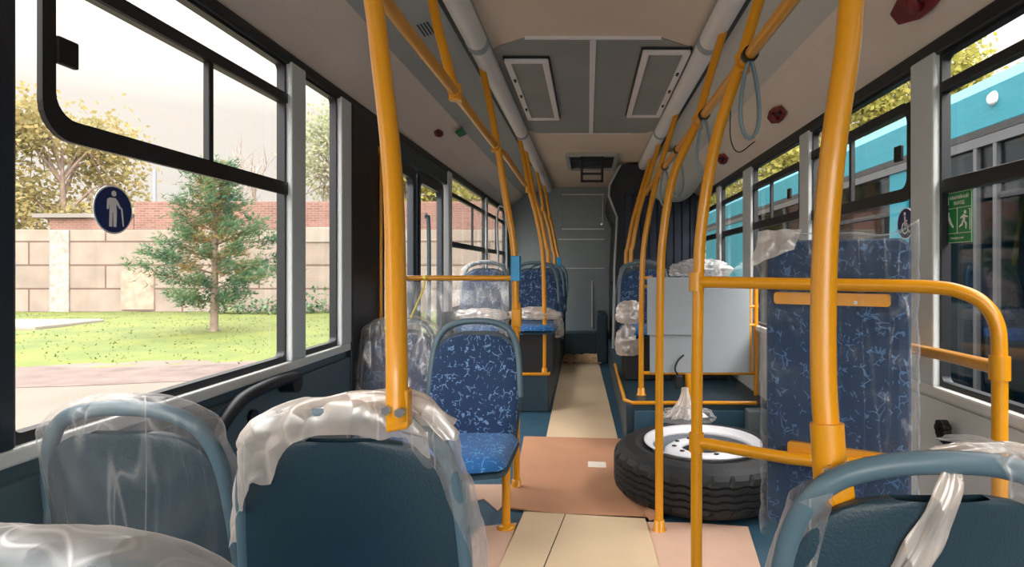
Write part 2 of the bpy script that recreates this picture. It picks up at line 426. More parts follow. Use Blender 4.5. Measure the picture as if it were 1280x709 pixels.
# rear wall
rw = struct(MB().box(XL - .06, XR + .06, Y1, Y1 + .06, 0, CZ + .1).build('wall_rear', REARW))
MB().box(-.36, .225, Y1 - .012, Y1 + .001, 1.78, 2.23).build('upper_panel', REARW, rw, bevel=.004)
for (a, b, c, d) in ((-.37, .23, 2.235, 2.25), (-.37, .23, 1.745, 1.76), (-.42, .23, 1.60, 1.612), (-.42, .23, 1.19, 1.20)):
    MB().box(a, b, Y1 - .016, Y1, c, d).build('panel_joint', LGREY, rw)
MB().box(.05, .065, Y1 - .02, Y1, .36, 1.02).build('panel_joint', LGREY, rw)
MB().box(.205, .212, Y1 - .02, Y1, 1.80, 2.23).build('panel_joint', LGREY, rw)
for (x, z) in ((.19, 2.19), (.19, 1.82)):
    MB().tube([(x, Y1 - .02, z), (x, Y1 - .008, z)], .012).build('screw', STEEL, rw)
# wall behind the camera with a windscreen opening
wf = MB().box(XL - .06, XR + .06, Y0 - .06, Y0, 0, .75).box(XL - .06, XR + .06, Y0 - .06, Y0, 2.22, CZ + .1)
wf.box(XL - .06, XL + .05, Y0 - .06, Y0, .75, 2.22).box(XR - .05, XR + .06, Y0 - .06, Y0, .75, 2.22)
wf = struct(wf.build('wall_front', TEALW))
MB().box(XL + .05, XR - .05, Y0 - .035, Y0 - .03, .75, 2.22).build('windscreen_pane', GLASS, wf)

# rear platforms and the step to the back wall
LPX, RPX = -.325, .25
def platform(n, x0, x1, y0, y1, m=TEAL):
    return trim(MB().box(x0, x1, y0, y1, 0.001, PZ), m, .01)
platform(0, XL + .001, LPX, 4.92, Y1 - .001)
platform(0, RPX, XR - .001, 3.87, Y1 - .001)
trim(MB().box(LPX + .002, RPX - .002, 8.08, Y1 - .001, .001, PZ - .002), TEAL, .008)
# wheel-arch / cabinet sides near the step
trim(MB().box(.12, RPX - .002, 7.4, 8.075, .001, .62), TEAL, .02)
# yellow edge strips
trim(MB().tube([(-.62, 4.915, PZ + .008), (LPX, 4.915, PZ + .008), (LPX + .005, 5.02, PZ + .008)], .014, 8), YEL)
trim(MB().tube([(RPX - .004, 5.4, PZ + .008), (RPX - .004, 3.95, PZ + .008), (RPX + .04, 3.866, PZ + .008), (XR - .1, 3.866, PZ + .008)], .013, 8), YEL)

# grey recessed ceiling panel with light seam
gp = [(CX - .57, 3.22), (CX - .50, 3.07), (CX - .34, 2.95), (CX + .34, 2.95), (CX + .50, 3.07), (CX + .57, 3.22), (CX + .57, 4.85), (CX + .46, 5.02), (CX - .46, 5.02), (CX - .57, 4.85)]
gpo = struct(MB().prism(gp, 'z', CZ - .006, CZ + .001).build('trim_ceiling_panel', CGREY))
MB().box(CX - .016, CX + .016, 2.96, 5.0, CZ - .014, CZ - .004).build('seam_strip', WHITEP, gpo)
for y in (2.945, 5.03):
    MB().box(CX - .34, CX + .34, y - .008, y + .008, CZ - .012, CZ).build('edge_strip', WHITEP, gpo)

# ------------------------------------------------------------------ door on the left
dr = MB().box(XL - .05, XL + .015, 3.27, 4.78, 1.87, ZHL)
dr = struct(dr.build('door_1', TEAL, bevel=.008))
for (a, b) in ((3.29, 3.98), (4.02, 4.74)):
    lf = MB().ring(rrect(a, b, .06, 1.865, .05), rrect(a + .07, b - .07, .30, 1.79, .05), 'x', XL - .045, XL - .005).build('door_leaf', NAVYB, dr)
    MB().box(XL - .028, XL - .022, a + .06, b - .06, .28, 1.80).build('pane', GLASS, lf)
    MB().tube([(XL, a + .02, .2), (XL, a + .02, 1.84)], .008, 8).build('rubber_seal', BLACK, lf)
MB().tube([(XL + .035, 4.05, .75), (XL + .06, 4.05, .8), (XL + .06, 4.05, 1.5), (XL + .035, 4.05, 1.55)], .014, 10, smooth_path=4).build('door_handle', GTEAL, dr)
MB().box(XL - .06, XL + .0, 3.26, 4.76, 0.001, .05).build('sill_plate', STEEL, dr)

# ------------------------------------------------------------------ seats
def yc(z): return .16 * (z - .42)                      # lean of the back
def outline(W, zlow, zs, zt, n=2.4):
    def hw(z):
        b = W * (1 - .15 * max(0, (z - .55) / .4)) * (1 - .06 * max(0, (.55 - z) / .15))
        if z > zs: b *= max(0, 1 - ((z - zs) / (zt - zs)) ** n) ** (1 / n)
        if z < zlow + .05: b *= max(0, 1 - ((zlow + .05 - z) / .05) ** 2.5 * .35)
        return b
    return hw
def zlevels(z0, zs, zt, a=8, b=10):
    return [z0 + (zs - z0) * i / a for i in range(a)] + [zs + (zt - zs) * math.sin(math.pi / 2 * i / b) for i in range(b + 1)]
def plate(hw, zz, yfront, yback, nu=16):
    mb = MB(); n = nu + 1; vs = []
    for side in (0, 1):
        for z in zz:
            h = max(hw(z), .0005)
            for i in range(n):
                u = math.sin((i / nu - .5) * math.pi); x = h * u
                vs.append((x, (yfront if side == 0 else yback)(x, z, u), z))
    m = len(zz); fs = []
    for side in (0, 1):
        o = side * m * n
        for j in range(m - 1):
            for i in range(nu):
                fs.append((o + j * n + i, o + j * n + i + 1, o + (j + 1) * n + i + 1, o + (j + 1) * n + i))
    o = m * n
    for j in range(m - 1):
        fs.append((j * n, (j + 1) * n, o + (j + 1) * n, o + j * n)); fs.append((j * n + nu, o + j * n + nu, o + (j + 1) * n + nu, (j + 1) * n + nu))
    for i in range(nu):
        fs.append((i, o + i, o + i + 1, i + 1))
    mb.add(vs, fs, True); return mb

def make_seat():
    r = thing('bus_seat', '', 'seat')
    hs = outline(.218, .34, .71, .890, 3.1)
    cur = lambda x: -.55 * x * x
    shell = plate(hs, zlevels(.34, .72, .888), lambda x, z, u: yc(z) + cur(x) + .012, lambda x, z, u: yc(z) + cur(x) + .030 + .008 * (1 - u ** 4))
    shell.build('back_shell', TEAL, r)
    hp = outline(.208, .385, .70, .876, 3.3)
    pad = plate(hp, zlevels(.385, .72, .874), lambda x, z, u: yc(z) + cur(x) + .008 - .030 * (1 - abs(u) ** 7) - .008 * math.exp(-((z - .52) / .08) ** 2), lambda x, z, u: yc(z) + cur(x) + .014)
    pad.build('backrest', FAB, r)
    # handle arch
    pts = []
    for (x, z) in ((-.212, .58), (-.206, .70), (-.196, .80), (-.176, .865), (-.140, .908), (-.080, .931), (0, .938)):
        pts.append((x, yc(z) + cur(x) + .02, z))
    pts = pts + [(-p[0], p[1], p[2]) for p in reversed(pts[:-1])]
    P = catmull(pts, 4)
    MB().tube(P, .016, 12, rx=.015).build('handle', GTEAL, r)
    # pan and cushion
    def cush(w0, w1, d0, d1, zt, th, crown):
        mb = MB(); N = 18
        def hwid(t): 
            h = w0 + (w1 - w0) * t
            if t > .8: h *= (1 - ((t - .8) / .2) ** 2.6) ** (1 / 2.6) * .75 + .25 if t < 1 else .25
            return h
        def top(u, v):
            t = v; x = hwid(t) * math.sin((u - .5) * math.pi); uu = abs(math.sin((u - .5) * math.pi))
            y = -(d0 + (d1 - d0) * t)
            edge = (1 - uu ** 8) * (1 - max(0, (t - .75) / .25) ** 4 * .9)
            return (x, y, zt - th + th * edge - .02 * max(0, t - .6) + .010 * (1 - t) * uu ** 2 + crown * 0)
        def bot(u, v):
            x, y, z = top(u, v); return (x, y, zt - th - .002)
        mb.grid(top, N, N); mb.grid(bot, N, N)
        rim = []
        for k in range(N): rim.append((k / (N - 1), 0))
        for k in range(N): rim.append((1, k / (N - 1)))
        for k in range(N): rim.append((1 - k / (N - 1), 1))
        for k in range(N): rim.append((0, 1 - k / (N - 1)))
        vs = [top(u, v) for u, v in rim] + [bot(u, v) for u, v in rim]; n = len(rim)
        mb.add(vs, [(i, (i + 1) % n, n + (i + 1) % n, n + i) for i in range(n)], True)
        return mb
    cush(.208, .198, .0, .43, .42, .045, 0).build('cushion', FABLIT, r)
    cush(.212, .203, -.02, .435, .378, .03, 0).build('seat_pan', TEAL, r)
    for s in (-1, 1):
        lg = MB().tube([(s * .165, -.10, .0), (s * .165, -.10, .352)], .019, 12)
        lg.lathe([(.0, .0), (.042, .0), (.042, .010), (.024, .022), (.0, .022)], 20, (s * .165, -.10, 0))
        lg.build('leg', YEL, r)
    MB().tube([(-.20, -.10, .335), (.20, -.10, .335)], .015, 10).build('crossbar', YEL, r)
    for s in (-1, 1):
        b = MB(); b.prism([(-.20, .335), (.055, .338), (.085, .47), (.06, .47), (.04, .37), (-.20, .352)], 'x', s * .13 - .008, s * .13 + .008)
        b.build('bracket', BLACKP, r)
    return r
seat0 = make_seat(); first = [True]
SEATG = {'front': 'seats with moulded handles', }
pseat = [None]
def seat(x, y, z, rz, label, group=None):
    if z > .305 and pseat[0] is None:
        o = bpy.data.objects.new('bus_seat', None); C.objects.link(o); o.empty_display_size = .1
        for k, v_ in (('label', ''), ('category', 'seat')): o[k] = v_
        for ch in kids(seat0):
            if ch.name.split('.')[0] in ('leg', 'crossbar', 'bracket'): continue
            c = ch.copy(); C.objects.link(c); c.parent = o
        pd = MB().box(-.19, .19, -.34, .02, .001, .345); pd.build('pedestal', BLACKP, o, bevel=.01)
        pseat[0] = o
    elif z > .305: o = copy_tree(pseat[0])
    elif first[0]: o = seat0; first[0] = False
    else: o = copy_tree(seat0)
    o.location = (x, y, z); o.rotation_euler = (0, 0, rz); o['label'] = label
    if group: o['group'] = group
    return o
PI = math.pi
TILT = lambda o, a: setattr(o, 'rotation_euler', (a, 0, o.rotation_euler[2]))
SA = (-.447, 1.17); SB = (-.925, 1.27); SC = (-.51, .62); SR = (.478, .90)
seat(SA[0], SA[1], 0, PI, 'foreground seat with bare dark teal back under the near left yellow pole', 'seats turned away')
seat(SB[0], SB[1], 0, PI, 'seat beside the left window wholly wrapped in clear film', 'seats turned away').scale = (.90, 1, .985)
seat(SC[0], SC[1], 0, PI, 'nearest seat at the bottom left corner under milky film', 'seats turned away')
seat(SR[0], SR[1], 0, PI, 'dark teal seat at bottom right below the thick yellow pole', 'seats turned away')
seat(-.546, 2.82, 0, 0, 'uncovered blue patterned seat beside the aisle facing forward', 'seats facing the camera').scale = (1.03, 1, 1)
seat(-.940, 2.90, 0, 0, 'blue patterned seat by the door post half draped in film', 'seats facing the camera').scale = (.88, 1, 1)
seat(-.925, 5.28, PZ, 0, 'film wrapped seat on the left platform by the far windows', 'seats on the left platform')
seat(-.478, 5.30, PZ, 0, 'dark blue aisle seat on the left platform with film on its cushion', 'seats on the left platform')
seat(-.478, 6.5, PZ, 0, 'seat directly behind the left platform aisle seat', 'seats on the left platform')
seat(-.478, 7.6, PZ, 0, 'rearmost seat on the left platform', 'seats on the left platform')
seat(.475, 5.02, PZ, 0, 'aisle seat behind the grey partition board on right platform', 'seats on the right platform')
seat(.925, 5.04, PZ, 0, 'film topped window seat behind the grey partition board', 'seats on the right platform')

# ------------------------------------------------------------------ plastic film
def nz(x, y, z): return noise.noise(Vector((x, y, z)))
def ridge(p, s, seed, st=(1, 1, 1)):
    q = Vector((p[0] * s * st[0] + seed, p[1] * s * st[1] + seed * 2.3, p[2] * s * st[2] - seed))
    return 1 - 2 * abs(noise.noise(q))
def facet(p, s, seed, st=(1, 1, 1)):
    q = Vector((p[0] * s * st[0] + seed, p[1] * s * st[1] + seed * 2.3, p[2] * s * st[2] - seed))
    q += noise.noise_vector(q * .7) * .35
    return noise.voronoi(q)[0][0] - .45
def film_bag(name, label, x, y, z, rz, low, seed, m=FILM, amp=.012, puff=.02, group='plastic covers pulled over seat backs', nu=150, nv=80, topz=.952, flare=0, ang=None, vstart=0, parent=None, ffreq=1.0):
    """a loose bag (or part of one) over a seat back; low(a) = hem height at angle a (0 = right side, 90 = rear, 270 = front)"""
    a0, a1 = ang if ang else (0, 360)
    def base(t, v):
        v = vstart + (1 - vstart) * v
        a = R(a0 + (a1 - a0) * t); c, s_ = math.cos(a), math.sin(a)
        zl = low(math.degrees(a) % 360); cap = .22
        if v < cap:
            k = math.sin(v / cap * PI / 2); zz = topz + .012 - .045 * (1 - math.cos(v / cap * PI / 2)); rr = k
        else:
            q = (v - cap) / (1 - cap); zz = (topz - .033) + (zl - (topz - .033)) * q; rr = 1
        hx = .182 if zz > .88 else .182 + .044 * min(1, (.88 - zz) / .22)
        hx += puff + flare * max(0, .9 - zz)
        hy = .034 + puff * .7 + flare * .6 * max(0, .9 - zz)
        px = hx * rr * (abs(c) ** .55) * (1 if c >= 0 else -1); py = hy * rr * (abs(s_) ** .7) * (1 if s_ >= 0 else -1)
        arch = -.050 * (abs(px) / .2) ** 3 * (1 if v < cap else max(0, 1 - (v - cap) / .2))
        return Vector((px, py + yc(zz) - .45 * px * px, zz + arch)), (c, s_), v
    mb = MB()
    def fn(t, v):
        p, (c, s_), v2 = base(t, v)
        d = Vector((c * .6, s_, .25 if v2 < .25 else 0))
        w = amp * (-facet(p, 9 * ffreq, seed, (1, 1, .45)) * 1.6 - facet(p, 22 * ffreq, seed + 5, (1, 1, .5)) * .8 + nz(p.x * 4 + seed, p.y * 4, p.z * 3) * 1.0)
        p2 = p + d * (w + amp * .3)
        if v > .85: p2 += Vector((0, 0, (.028 * nz(t * 14, seed, 3) + .004 * nz(t * 60, seed, 7)) * (v - .85) / .15))
        return tuple(p2)
    mb.grid(fn, nu, nv, True, closeu=not ang)
    o = mb.build(name, m, parent)
    if parent is None:
        o.location = (x, y, z); o.rotation_euler = (0, 0, rz); tag(o, label, 'plastic cover', group)
    return o
def hem(pairs):
    pr = sorted(pairs); pr = [(pr[-1][0] - 360, pr[-1][1])] + pr + [(pr[0][0] + 360, pr[0][1])]
    def f(a):
        for (a0, z0), (a1, z1) in zip(pr, pr[1:]):
            if a0 <= a <= a1:
                t = (a - a0) / (a1 - a0); t = t * t * (3 - 2 * t); return z0 + (z1 - z0) * t
        return pr[0][1]
    return f
CV = 'plastic_cover'
film_bag(CV, 'clear film bag over the seat beside the left window', SB[0], SB[1], 0, PI, hem([(0, .45), (90, .42), (180, .45), (270, .5)]), 1.3, FILM, .011, .014).scale = (.90, 1, .985)
# foreground seat: local angle 0 = left of picture, 90 = toward the camera, 180 = right
a_ = film_bag(CV, 'milky film bunched over the bare teal foreground seat back', SA[0], SA[1], 0, PI, hem([(0, .66), (40, .74), (60, .81), (80, .885), (90, .905), (110, .90), (130, .86)]), 4.7, FILMW, .020, .016, nu=110, nv=70, ang=(-60, 132), ffreq=1.3)
film_bag('drape', '', 0, 0, 0, 0, hem([(112, .88), (128, .83), (142, .72), (158, .58), (180, .40), (230, .5), (270, .55), (320, .6)]), 6.1, FILMM, .022, .020, nu=130, nv=90, ang=(112, 305), parent=a_, ffreq=1.2)
def gather(parent, pts, r0, r1, seed, m):
    """a twisted, gathered strand of film along a path"""
    P = catmull(pts, 8); mb = MB(); n = 28; vs = []
    for i, p in enumerate(P):
        t = i / (len(P) - 1); r = r0 + (r1 - r0) * t
        for k in range(n):
            a = 2 * PI * k / n; q = r * (1 + .35 * math.sin(a * 5 + t * 4 + seed) + .4 * nz(math.cos(a) * 2 + seed, math.sin(a) * 2, t * 6))
            vs.append((p.x + q * math.cos(a), p.y + q * math.sin(a) * .55, p.z + q * .5 * math.sin(a * 2)))
    fs = [(i * n + k, i * n + (k + 1) % n, (i + 1) * n + (k + 1) % n, (i + 1) * n + k) for i in range(len(P) - 1) for k in range(n)]
    mb.add(vs, fs, True); return mb.build('gathered_strand', m, parent)
gather(a_, [(.10, .10, .93), (.02, .105, .955), (-.06, .10, .968), (-.13, .10, .955), (-.18, .09, .90)], .016, .030, 2, FILMW)
film_bag(CV, 'milky film stretched over the nearest seat at bottom left', SC[0], SC[1], 0, PI, hem([(0, .5), (90, .5), (180, .5), (270, .5)]), 8.1, FILMM, .009, .02)
r_ = film_bag(CV, 'clear film pulled over the bottom right seat back', SR[0], SR[1], 0, PI, hem([(95, .90), (125, .885), (150, .80), (165, .68), (180, .5), (270, .6), (310, .7)]), 2.2, FILM, .014, .010, nu=150, nv=80, ang=(100, 262), ffreq=1.2)
film_bag('left_flank', '', 0, 0, 0, 0, hem([(300, .45), (0, .50), (30, .55), (52, .70), (60, .80)]), 3.6, FILMM, .016, .012, nu=80, nv=60, ang=(-60, 52), vstart=.22, parent=r_, ffreq=1.3)
gather(r_, [(-.02, .085, .945), (.0, .115, .91), (.028, .105, .83), (.055, .085, .74), (.06, .075, .66)], .008, .030, 5, FILMW)
gather(r_, [(.0, .075, .945), (-.06, .08, .952), (-.13, .075, .945), (-.19, .06, .90)], .010, .016, 8, FILMW)
film_bag(CV, 'thin film over the blue seat next to the door post', -.935, 2.89, 0, 0, hem([(0, .5), (90, .5), (180, .62), (225, .50), (270, .50), (315, .54)]), 6.4, FILMM, .022, .02, flare=.04)
film_bag(CV, 'cloudy film around the left platform window seat', -.925, 5.28, PZ, 0, hem([(0, .42), (90, .42), (180, .42), (270, .45)]), 3.9, FILM, .016, .03)
film_bag(CV, 'loose film over the right platform window seat', .925, 5.04, PZ, 0, hem([(0, .42), (90, .42), (180, .42), (270, .45)]), 7.7, FILM, .020, .035)
film_bag(CV, 'film strip over the right platform aisle seat edge', .475, 5.02, PZ, 0, hem([(0, .42), (90, .5), (130, .86), (180, .42), (225, .88), (270, .90), (315, .88)]), 9.7, FILMT, .012, .02)

def crumple(name, label, cat, c, s, seed, m=FILMW, amp=.35, group=None, n=40):
    mb = MB()
    def fn(t, v):
        a = 2 * PI * t; b = PI * v
        p = Vector((math.cos(a) * math.sin(b), math.sin(a) * math.sin(b), math.cos(b)))
        k = 1 + amp * (ridge(p, 1.8, seed) * .6 + ridge(p, 4.2, seed + 3) * .35)
        z = p.z * k * s[2]
        if z < -s[2] * .6: z = -s[2] * .6
        return (p.x * k * s[0], p.y * k * s[1], z)
    mb.grid(fn, n, n, True, closeu=True)
    o = mb.build(name, m); o.location = (c[0], c[1], c[2] + .6 * s[2]); return tag(o, label, cat, group)
PW = 'plastic_wrap'
crumple(PW, 'crumpled white film on the left platform window seat cushion', 'plastic wrap', (-.92, 5.04, PZ + .455), (.20, .13, .05), 2.5)
crumple(PW, 'crumpled film lying on dark blue aisle seat cushion', 'plastic wrap', (-.46, 5.08, PZ + .455), (.19, .12, .055), 5.5)
crumple(PW, 'film bundle hanging beside the aisle seat on the right platform', 'plastic wrap', (.33, 4.72, PZ + .455), (.09, .12, .10), 7.5)
crumple(PW, 'low heap of film hanging off the right platform aisle seat', 'plastic wrap', (.31, 4.66, .52), (.08, .10, .13), 11.5)
crumple(PW, 'loose film bunched on top of the right platform window seat', 'plastic wrap', (.95, 4.99, 1.13), (.22, .07, .08), 17.5, FILMM)
crumple(PW, 'film gathered at the aisle side of the left platform aisle seat', 'plastic wrap', (-.26, 5.16, .60), (.04, .10, .11), 13.5, FILMM)

# ------------------------------------------------------------------ yellow poles and rails
RP = .0185
def pole(label, pts, base=None, clamp=None, flange=False, bolts=None, r=RP, group=None, n=7):
    p0 = Vector(pts[0])
    t = thing('handrail_pole', label, 'handrail', tuple(p0), 0, group)
    L = [tuple(Vector(p) - p0) for p in pts]
    MB().tube(L, r, 16, smooth_path=n).build('pole', YEL, t)
    if flange:
        MB().lathe([(0, 0), (.034, 0), (.034, .006), (r + .008, .010), (r + .006, .05), (r, .052), (0, .052)], 20).build('floor_flange', YEL, t)
    for c in (clamp or []):
        a = Vector(c) - p0
        MB().tube([a + Vector((0, 0, -.03)), a + Vector((0, 0, .03))], r + .006, 14).build('clamp', YEL, t)
    for b in (bolts or []):
        a = Vector(b) - p0
        MB().tube([a, a + Vector((0, -.012, 0))], .0085, 6).build('bolt', STEEL, t)
    return t
HR = .5; HZ = 1.86
def sleeve(root, p, d, r, l): 
    p = Vector(p); d = Vector(d).normalized()
    return MB().tube([p - d * l / 2, p + d * l / 2], r, 14)

# near left pole: stands on the foreground seat handle
YA = 1.15
p = pole('near left yellow pole bolted to the film covered seat back', [(-.326, 1.012, .938), (-.327, 1.013, .965), (-.333, 1.03, 1.06), (-.365, 1.11, 1.35), (-.400, YA, 1.58), (-.428, YA, 1.77), (-.50, YA, 1.95), (-.60, YA, 2.20), (-.64, YA, 2.34)], bolts=[(-.337, .998, .962), (-.315, .998, .958)])
MB().prism([(-.019, -.02), (.020, -.012), (.020, .055), (-.019, .055)], 'y', -.006, .022).build('foot_bracket', YEL, p, bevel=.005)
# near right pole
YB = .88
p = pole('near right thick yellow pole bolted to the bottom right seat', [(.352, YB - .03, .90), (.348, YB - .02, .95), (.346, YB - .01, 1.05), (.352, YB, 1.22), (.365, YB, 1.38), (.385, YB, 1.52), (.40, YB, 1.65), (.45, YB, 1.86), (.60, YB, 2.14), (.70, YB, 2.32)], bolts=[(.338, YB - .052, .916), (.362, YB - .052, .922)])
MB().tube([(-.004, .0, -.004), (-.006, .008, .075)], .0235, 20).build('sleeve', YEL, p)
MB().prism([(-.024, .02), (.020, .02), (.026, -.035), (.016, -.052), (-.004, -.050), (-.022, -.02)], 'y', -.024, .020).build('foot_bracket', YEL, p, bevel=.009)

def low_pole(label, s, X, Y, zb, joint=True, extra=0, top=2.335, group=None, mid=None):
    cz = HZ
    pts = [(X, Y, zb), (X, Y, zb + (1.1 - zb) * .5), (X + s * .005, Y, 1.1), (X + s * .018, Y, 1.35), (X + s * .065, Y, 1.62), (s * HR - s * .01, Y, HZ - .01)]
    if mid: pts = [(X, Y, zb), (X + s * .004, Y, zb + .12), (X + s * .018, Y, 1.4), (X + s * .065, Y, 1.65), (s * HR - s * .01, Y, HZ - .01)]
    tx = CX + s * .61
    pts += [((s * HR * .5 + tx * .5) - s * .01, Y, 2.08), (tx, Y, top)]
    return pole(label, pts, clamp=[(s * HR, Y, HZ)], flange=not mid, group=group)
low_pole('floor length pole at the left partition just before the door', -1, -.39, 3.22, 0)
low_pole('pole on the corner of the left platform edge strip', -1, -.365, 4.97, PZ)
low_pole('curved pole meeting the left platform aisle seat top', -1, -.36, 5.42, PZ + .93, mid=1, group='rear left poles')
low_pole('curved pole meeting the middle left platform seat top', -1, -.37, 6.60, PZ + .93, mid=1, group='rear left poles')
low_pole('farthest curved pole on the left platform', -1, -.38, 7.70, PZ + .93, mid=1, group='rear left poles')
low_pole('pole crossing the rail end in front of the upright blue pad', 1, .352, 1.92, 0)
low_pole('pole standing on the floor in front of the spare tyre', 1, .325, 2.70, 0)
low_pole('pole on the right platform at the partition corner', 1, .372, 4.14, PZ)
low_pole('curved pole meeting the right platform aisle seat top', 1, .37, 5.13, PZ + .92, mid=1, group='rear right poles')
low_pole('farthest curved pole on the right platform', 1, .37, 5.8, PZ + .93, mid=1, group='rear right poles')
# strut from ceiling to left rail between near pole and partition pole
t = pole('short strut dropping from ceiling to left overhead rail', [(-HR, 2.23, HZ), (-.535, 2.23, 1.99), (-.575, 2.23, 2.15), (-.605, 2.23, 2.33)], clamp=[(-HR, 2.23, HZ)])
t = pole('short strut dropping from ceiling to right overhead rail', [(HR, 1.15, HZ), (.545, 1.15, 1.99), (.60, 1.15, 2.15), (.645, 1.15, 2.33)], clamp=[(HR, 1.15, HZ)])

def rail(name, label, pts, n=6, r=RP, cat='handrail'):
    p0 = Vector(pts[0]); t = thing(name, label, cat, tuple(p0))
    MB().tube([tuple(Vector(p) - p0) for p in pts], r, 16, smooth_path=n).build('rail_tube', YEL, t); return t, p0
t, p0 = rail('overhead_rail', 'yellow overhead rail running along the left side', [(-.45, 1.19, 1.84), (-.50, 1.45, HZ), (-HR, 2.2, HZ), (-HR, 3.2, HZ), (-.50, 3.6, HZ + .02), (-.52, 4.9, HZ + .03)])
for y in (1.22, 2.23, 3.2):
    MB().tube([Vector((-HR, y - .03, HZ)) - p0, Vector((-HR, y + .03, HZ)) - p0], RP + .005, 14).build('clamp', YEL, t)
t, p0 = rail('overhead_rail', 'yellow overhead rail running along the right side', [(.47, .92, 1.86), (.50, 1.2, HZ), (HR, 1.9, HZ), (HR, 3.0, HZ), (HR, 4.1, HZ), (.51, 5.1, HZ)])
for y in (1.15, 1.92, 2.7, 4.14):
    MB().tube([Vector((HR, y - .03, HZ)) - p0, Vector((HR, y + .03, HZ)) - p0], RP + .005, 14).build('clamp', YEL, t)

# left partition before the door
t, p0 = rail('partition_rail', 'short horizontal yellow rail above the hazy screen before the door', [(-.39, 3.22, 1.145), (-.75, 3.22, 1.145), (-1.10, 3.22, 1.145)], n=0, r=.014)
pn = MB().box(-1.10, -.43, 3.214, 3.226, .30, 1.125).build('acrylic_screen', HAZEG); tag(pn, 'hazy clear partition screen under the short yellow rail before the door', 'screen')
# validators / pads
v = thing('ticket_validator', 'yellow box on the left partition pole at seat height', 'validator', (-.39, 3.22, .93))
MB().box(-.024, .028, -.03, .03, -.05, .05).build('housing', YEL, v, bevel=.008)
MB().tube([(0, 0, -.08), (0, 0, .08)], RP + .005, 12).build('clamp', YEL, v)
for (x, y, z0, z1, w_, lb) in ((-.392, 3.22, 1.13, 1.265, .026, 'bright cyan pad around the left partition pole'), (-.385, 7.70, 1.20, 1.34, .035, 'cyan pad on the farthest left pole')):
    o = MB().prism(rrect(x - w_, x + w_, y - .028, y + .028, .008), 'z', z0, z1).build('pole_pad', CYAN, bevel=.003); tag(o, lb, 'pad')
# thin yellow bar beside the door and cord
o = MB().tube([(XL + .028, 3.17, .25), (XL + .042, 3.17, .3), (XL + .042, 3.17, 1.8), (XL + .028, 3.17, 1.85)], .009, 10).build('door_grab_bar', YEL); tag(o, 'thin vertical yellow bar at the front edge of the door', 'handrail')
cd = [(-.86, 2.87, .955), (-.84, 2.9, 1.02), (-.80, 2.88, 1.10), (-.785, 2.85, 1.155)]
t = thing('yellow_cord', 'thin yellow cord rising from the draped blue seat by the door', 'cord', cd[0])
p0 = Vector(cd[0]); MB().tube([Vector(c) - p0 for c in cd], .004, 8, smooth_path=5).build('cord', mat('pale_yellow_cord', (236, 214, 90), .5), t)
MB().lathe([(0, -.012), (.012, -.006), (.012, .006), (0, .012)], 12, tuple(Vector(cd[-1]) - p0)).build('end_knob', mat('pale_yellow_cord', (0, 0, 0)), t)

# wheelchair bay rails (right)
A = Vector((.352, 1.92, 1.155)); Bp = Vector((.99, 1.56, 1.148))
t, p0 = rail('guard_rail', 'yellow guard rail bent down to a post near the right wall', [A, A.lerp(Bp, .5), A.lerp(Bp, .88), (.985, 1.555, 1.135), (1.025, 1.530, 1.105), (1.046, 1.515, 1.055), (1.05, 1.511, .98), (1.05, 1.51, .80), (1.05, 1.51, .4), (1.05, 1.51, .0)])
MB().tube([Vector((1.05, 1.51, .915)) - p0, Vector((1.05, 1.51, .975)) - p0], RP + .006, 14).build('clamp', YEL, t)
MB().tube([Vector((.352, 1.92, 1.125)) - p0, Vector((.352, 1.92, 1.185)) - p0], RP + .006, 14).build('clamp', YEL, t)
MB().lathe([(0, 0), (.045, 0), (.045, .008), (RP + .01, .014), (0, .05)], 18, (1.05 - p0.x, 1.51 - p0.y, -p0.z)).build('floor_flange', YEL, t)
rail('side_rail', 'yellow side rail from right wall pillar to the bent post', [(XR - .03, 2.26, .91), (XR - .07, 2.2, .915), (1.10, 1.85, .93), (1.052, 1.53, .943)])
t, p0 = rail('lower_rail', 'lower yellow rail behind the thick near pole', [(.352, 1.92, .635), (.70, 1.735, .63), (1.05, 1.53, .70)], n=4)
MB().tube([Vector((.352, 1.92, .605)) - p0, Vector((.352, 1.92, .665)) - p0], RP + .006, 14).build('clamp', YEL, t)

# upright blue pad
dirv = (Bp - A).normalized(); ang = math.atan2(dirv.y, dirv.x)
pc = A.lerp(Bp, .56); nrm = Vector((-dirv.y, dirv.x, 0))
pad = thing('wheelchair_backrest', 'tall blue padded board wrapped in film on the yellow guard rail', 'backrest', (pc.x + nrm.x * .065, pc.y + nrm.y * .065, 0), ang)
def padf(side):
    def f(x, z, u): return (-1 if side else 1) * 0
    return f
zz = [.42 + .86 * i / 14 for i in range(15)]
def wpad(x0, x1, z0, z1, y0, y1, puff):
    mb = MB()
    poly = rrect(x0, x1, z0, z1, .035, 5); n = len(poly)
    cxx, czz = (x0 + x1) / 2, (z0 + z1) / 2
    layers = [(y0, .93), (y0 + .008, .985), (y0 + .02, 1), (y1 - .015, 1), (y1, .96)]
    vs = []
    for (yy, k) in layers:
        for (u, v) in poly:
            sx = (x1 - x0) / 2; sz = (z1 - z0) / 2; off = .03 * (1 - k) / .07
            vs.append((u - math.copysign(min(off, abs(u - cxx)), u - cxx), yy, v - math.copysign(min(off, abs(v - czz)), v - czz)))
    fs = []
    for l in range(len(layers) - 1):
        for i in range(n):
            j = (i + 1) % n; fs.append((l * n + i, l * n + j, (l + 1) * n + j, (l + 1) * n + i))
    fs.append(tuple(range(n))); fs.append(tuple(range(len(vs) - 1, len(vs) - n - 1, -1)))
    return mb.add(vs, fs)
PWID = .20
wpad(-PWID, PWID, .40, 1.285, -.028, .035, 0).build('pad', FABD, pad)
MB().prism(rrect(-.19, .19, .43, 1.26, .03), 'y', .036, .048).build('back_board', BLACKP, pad)
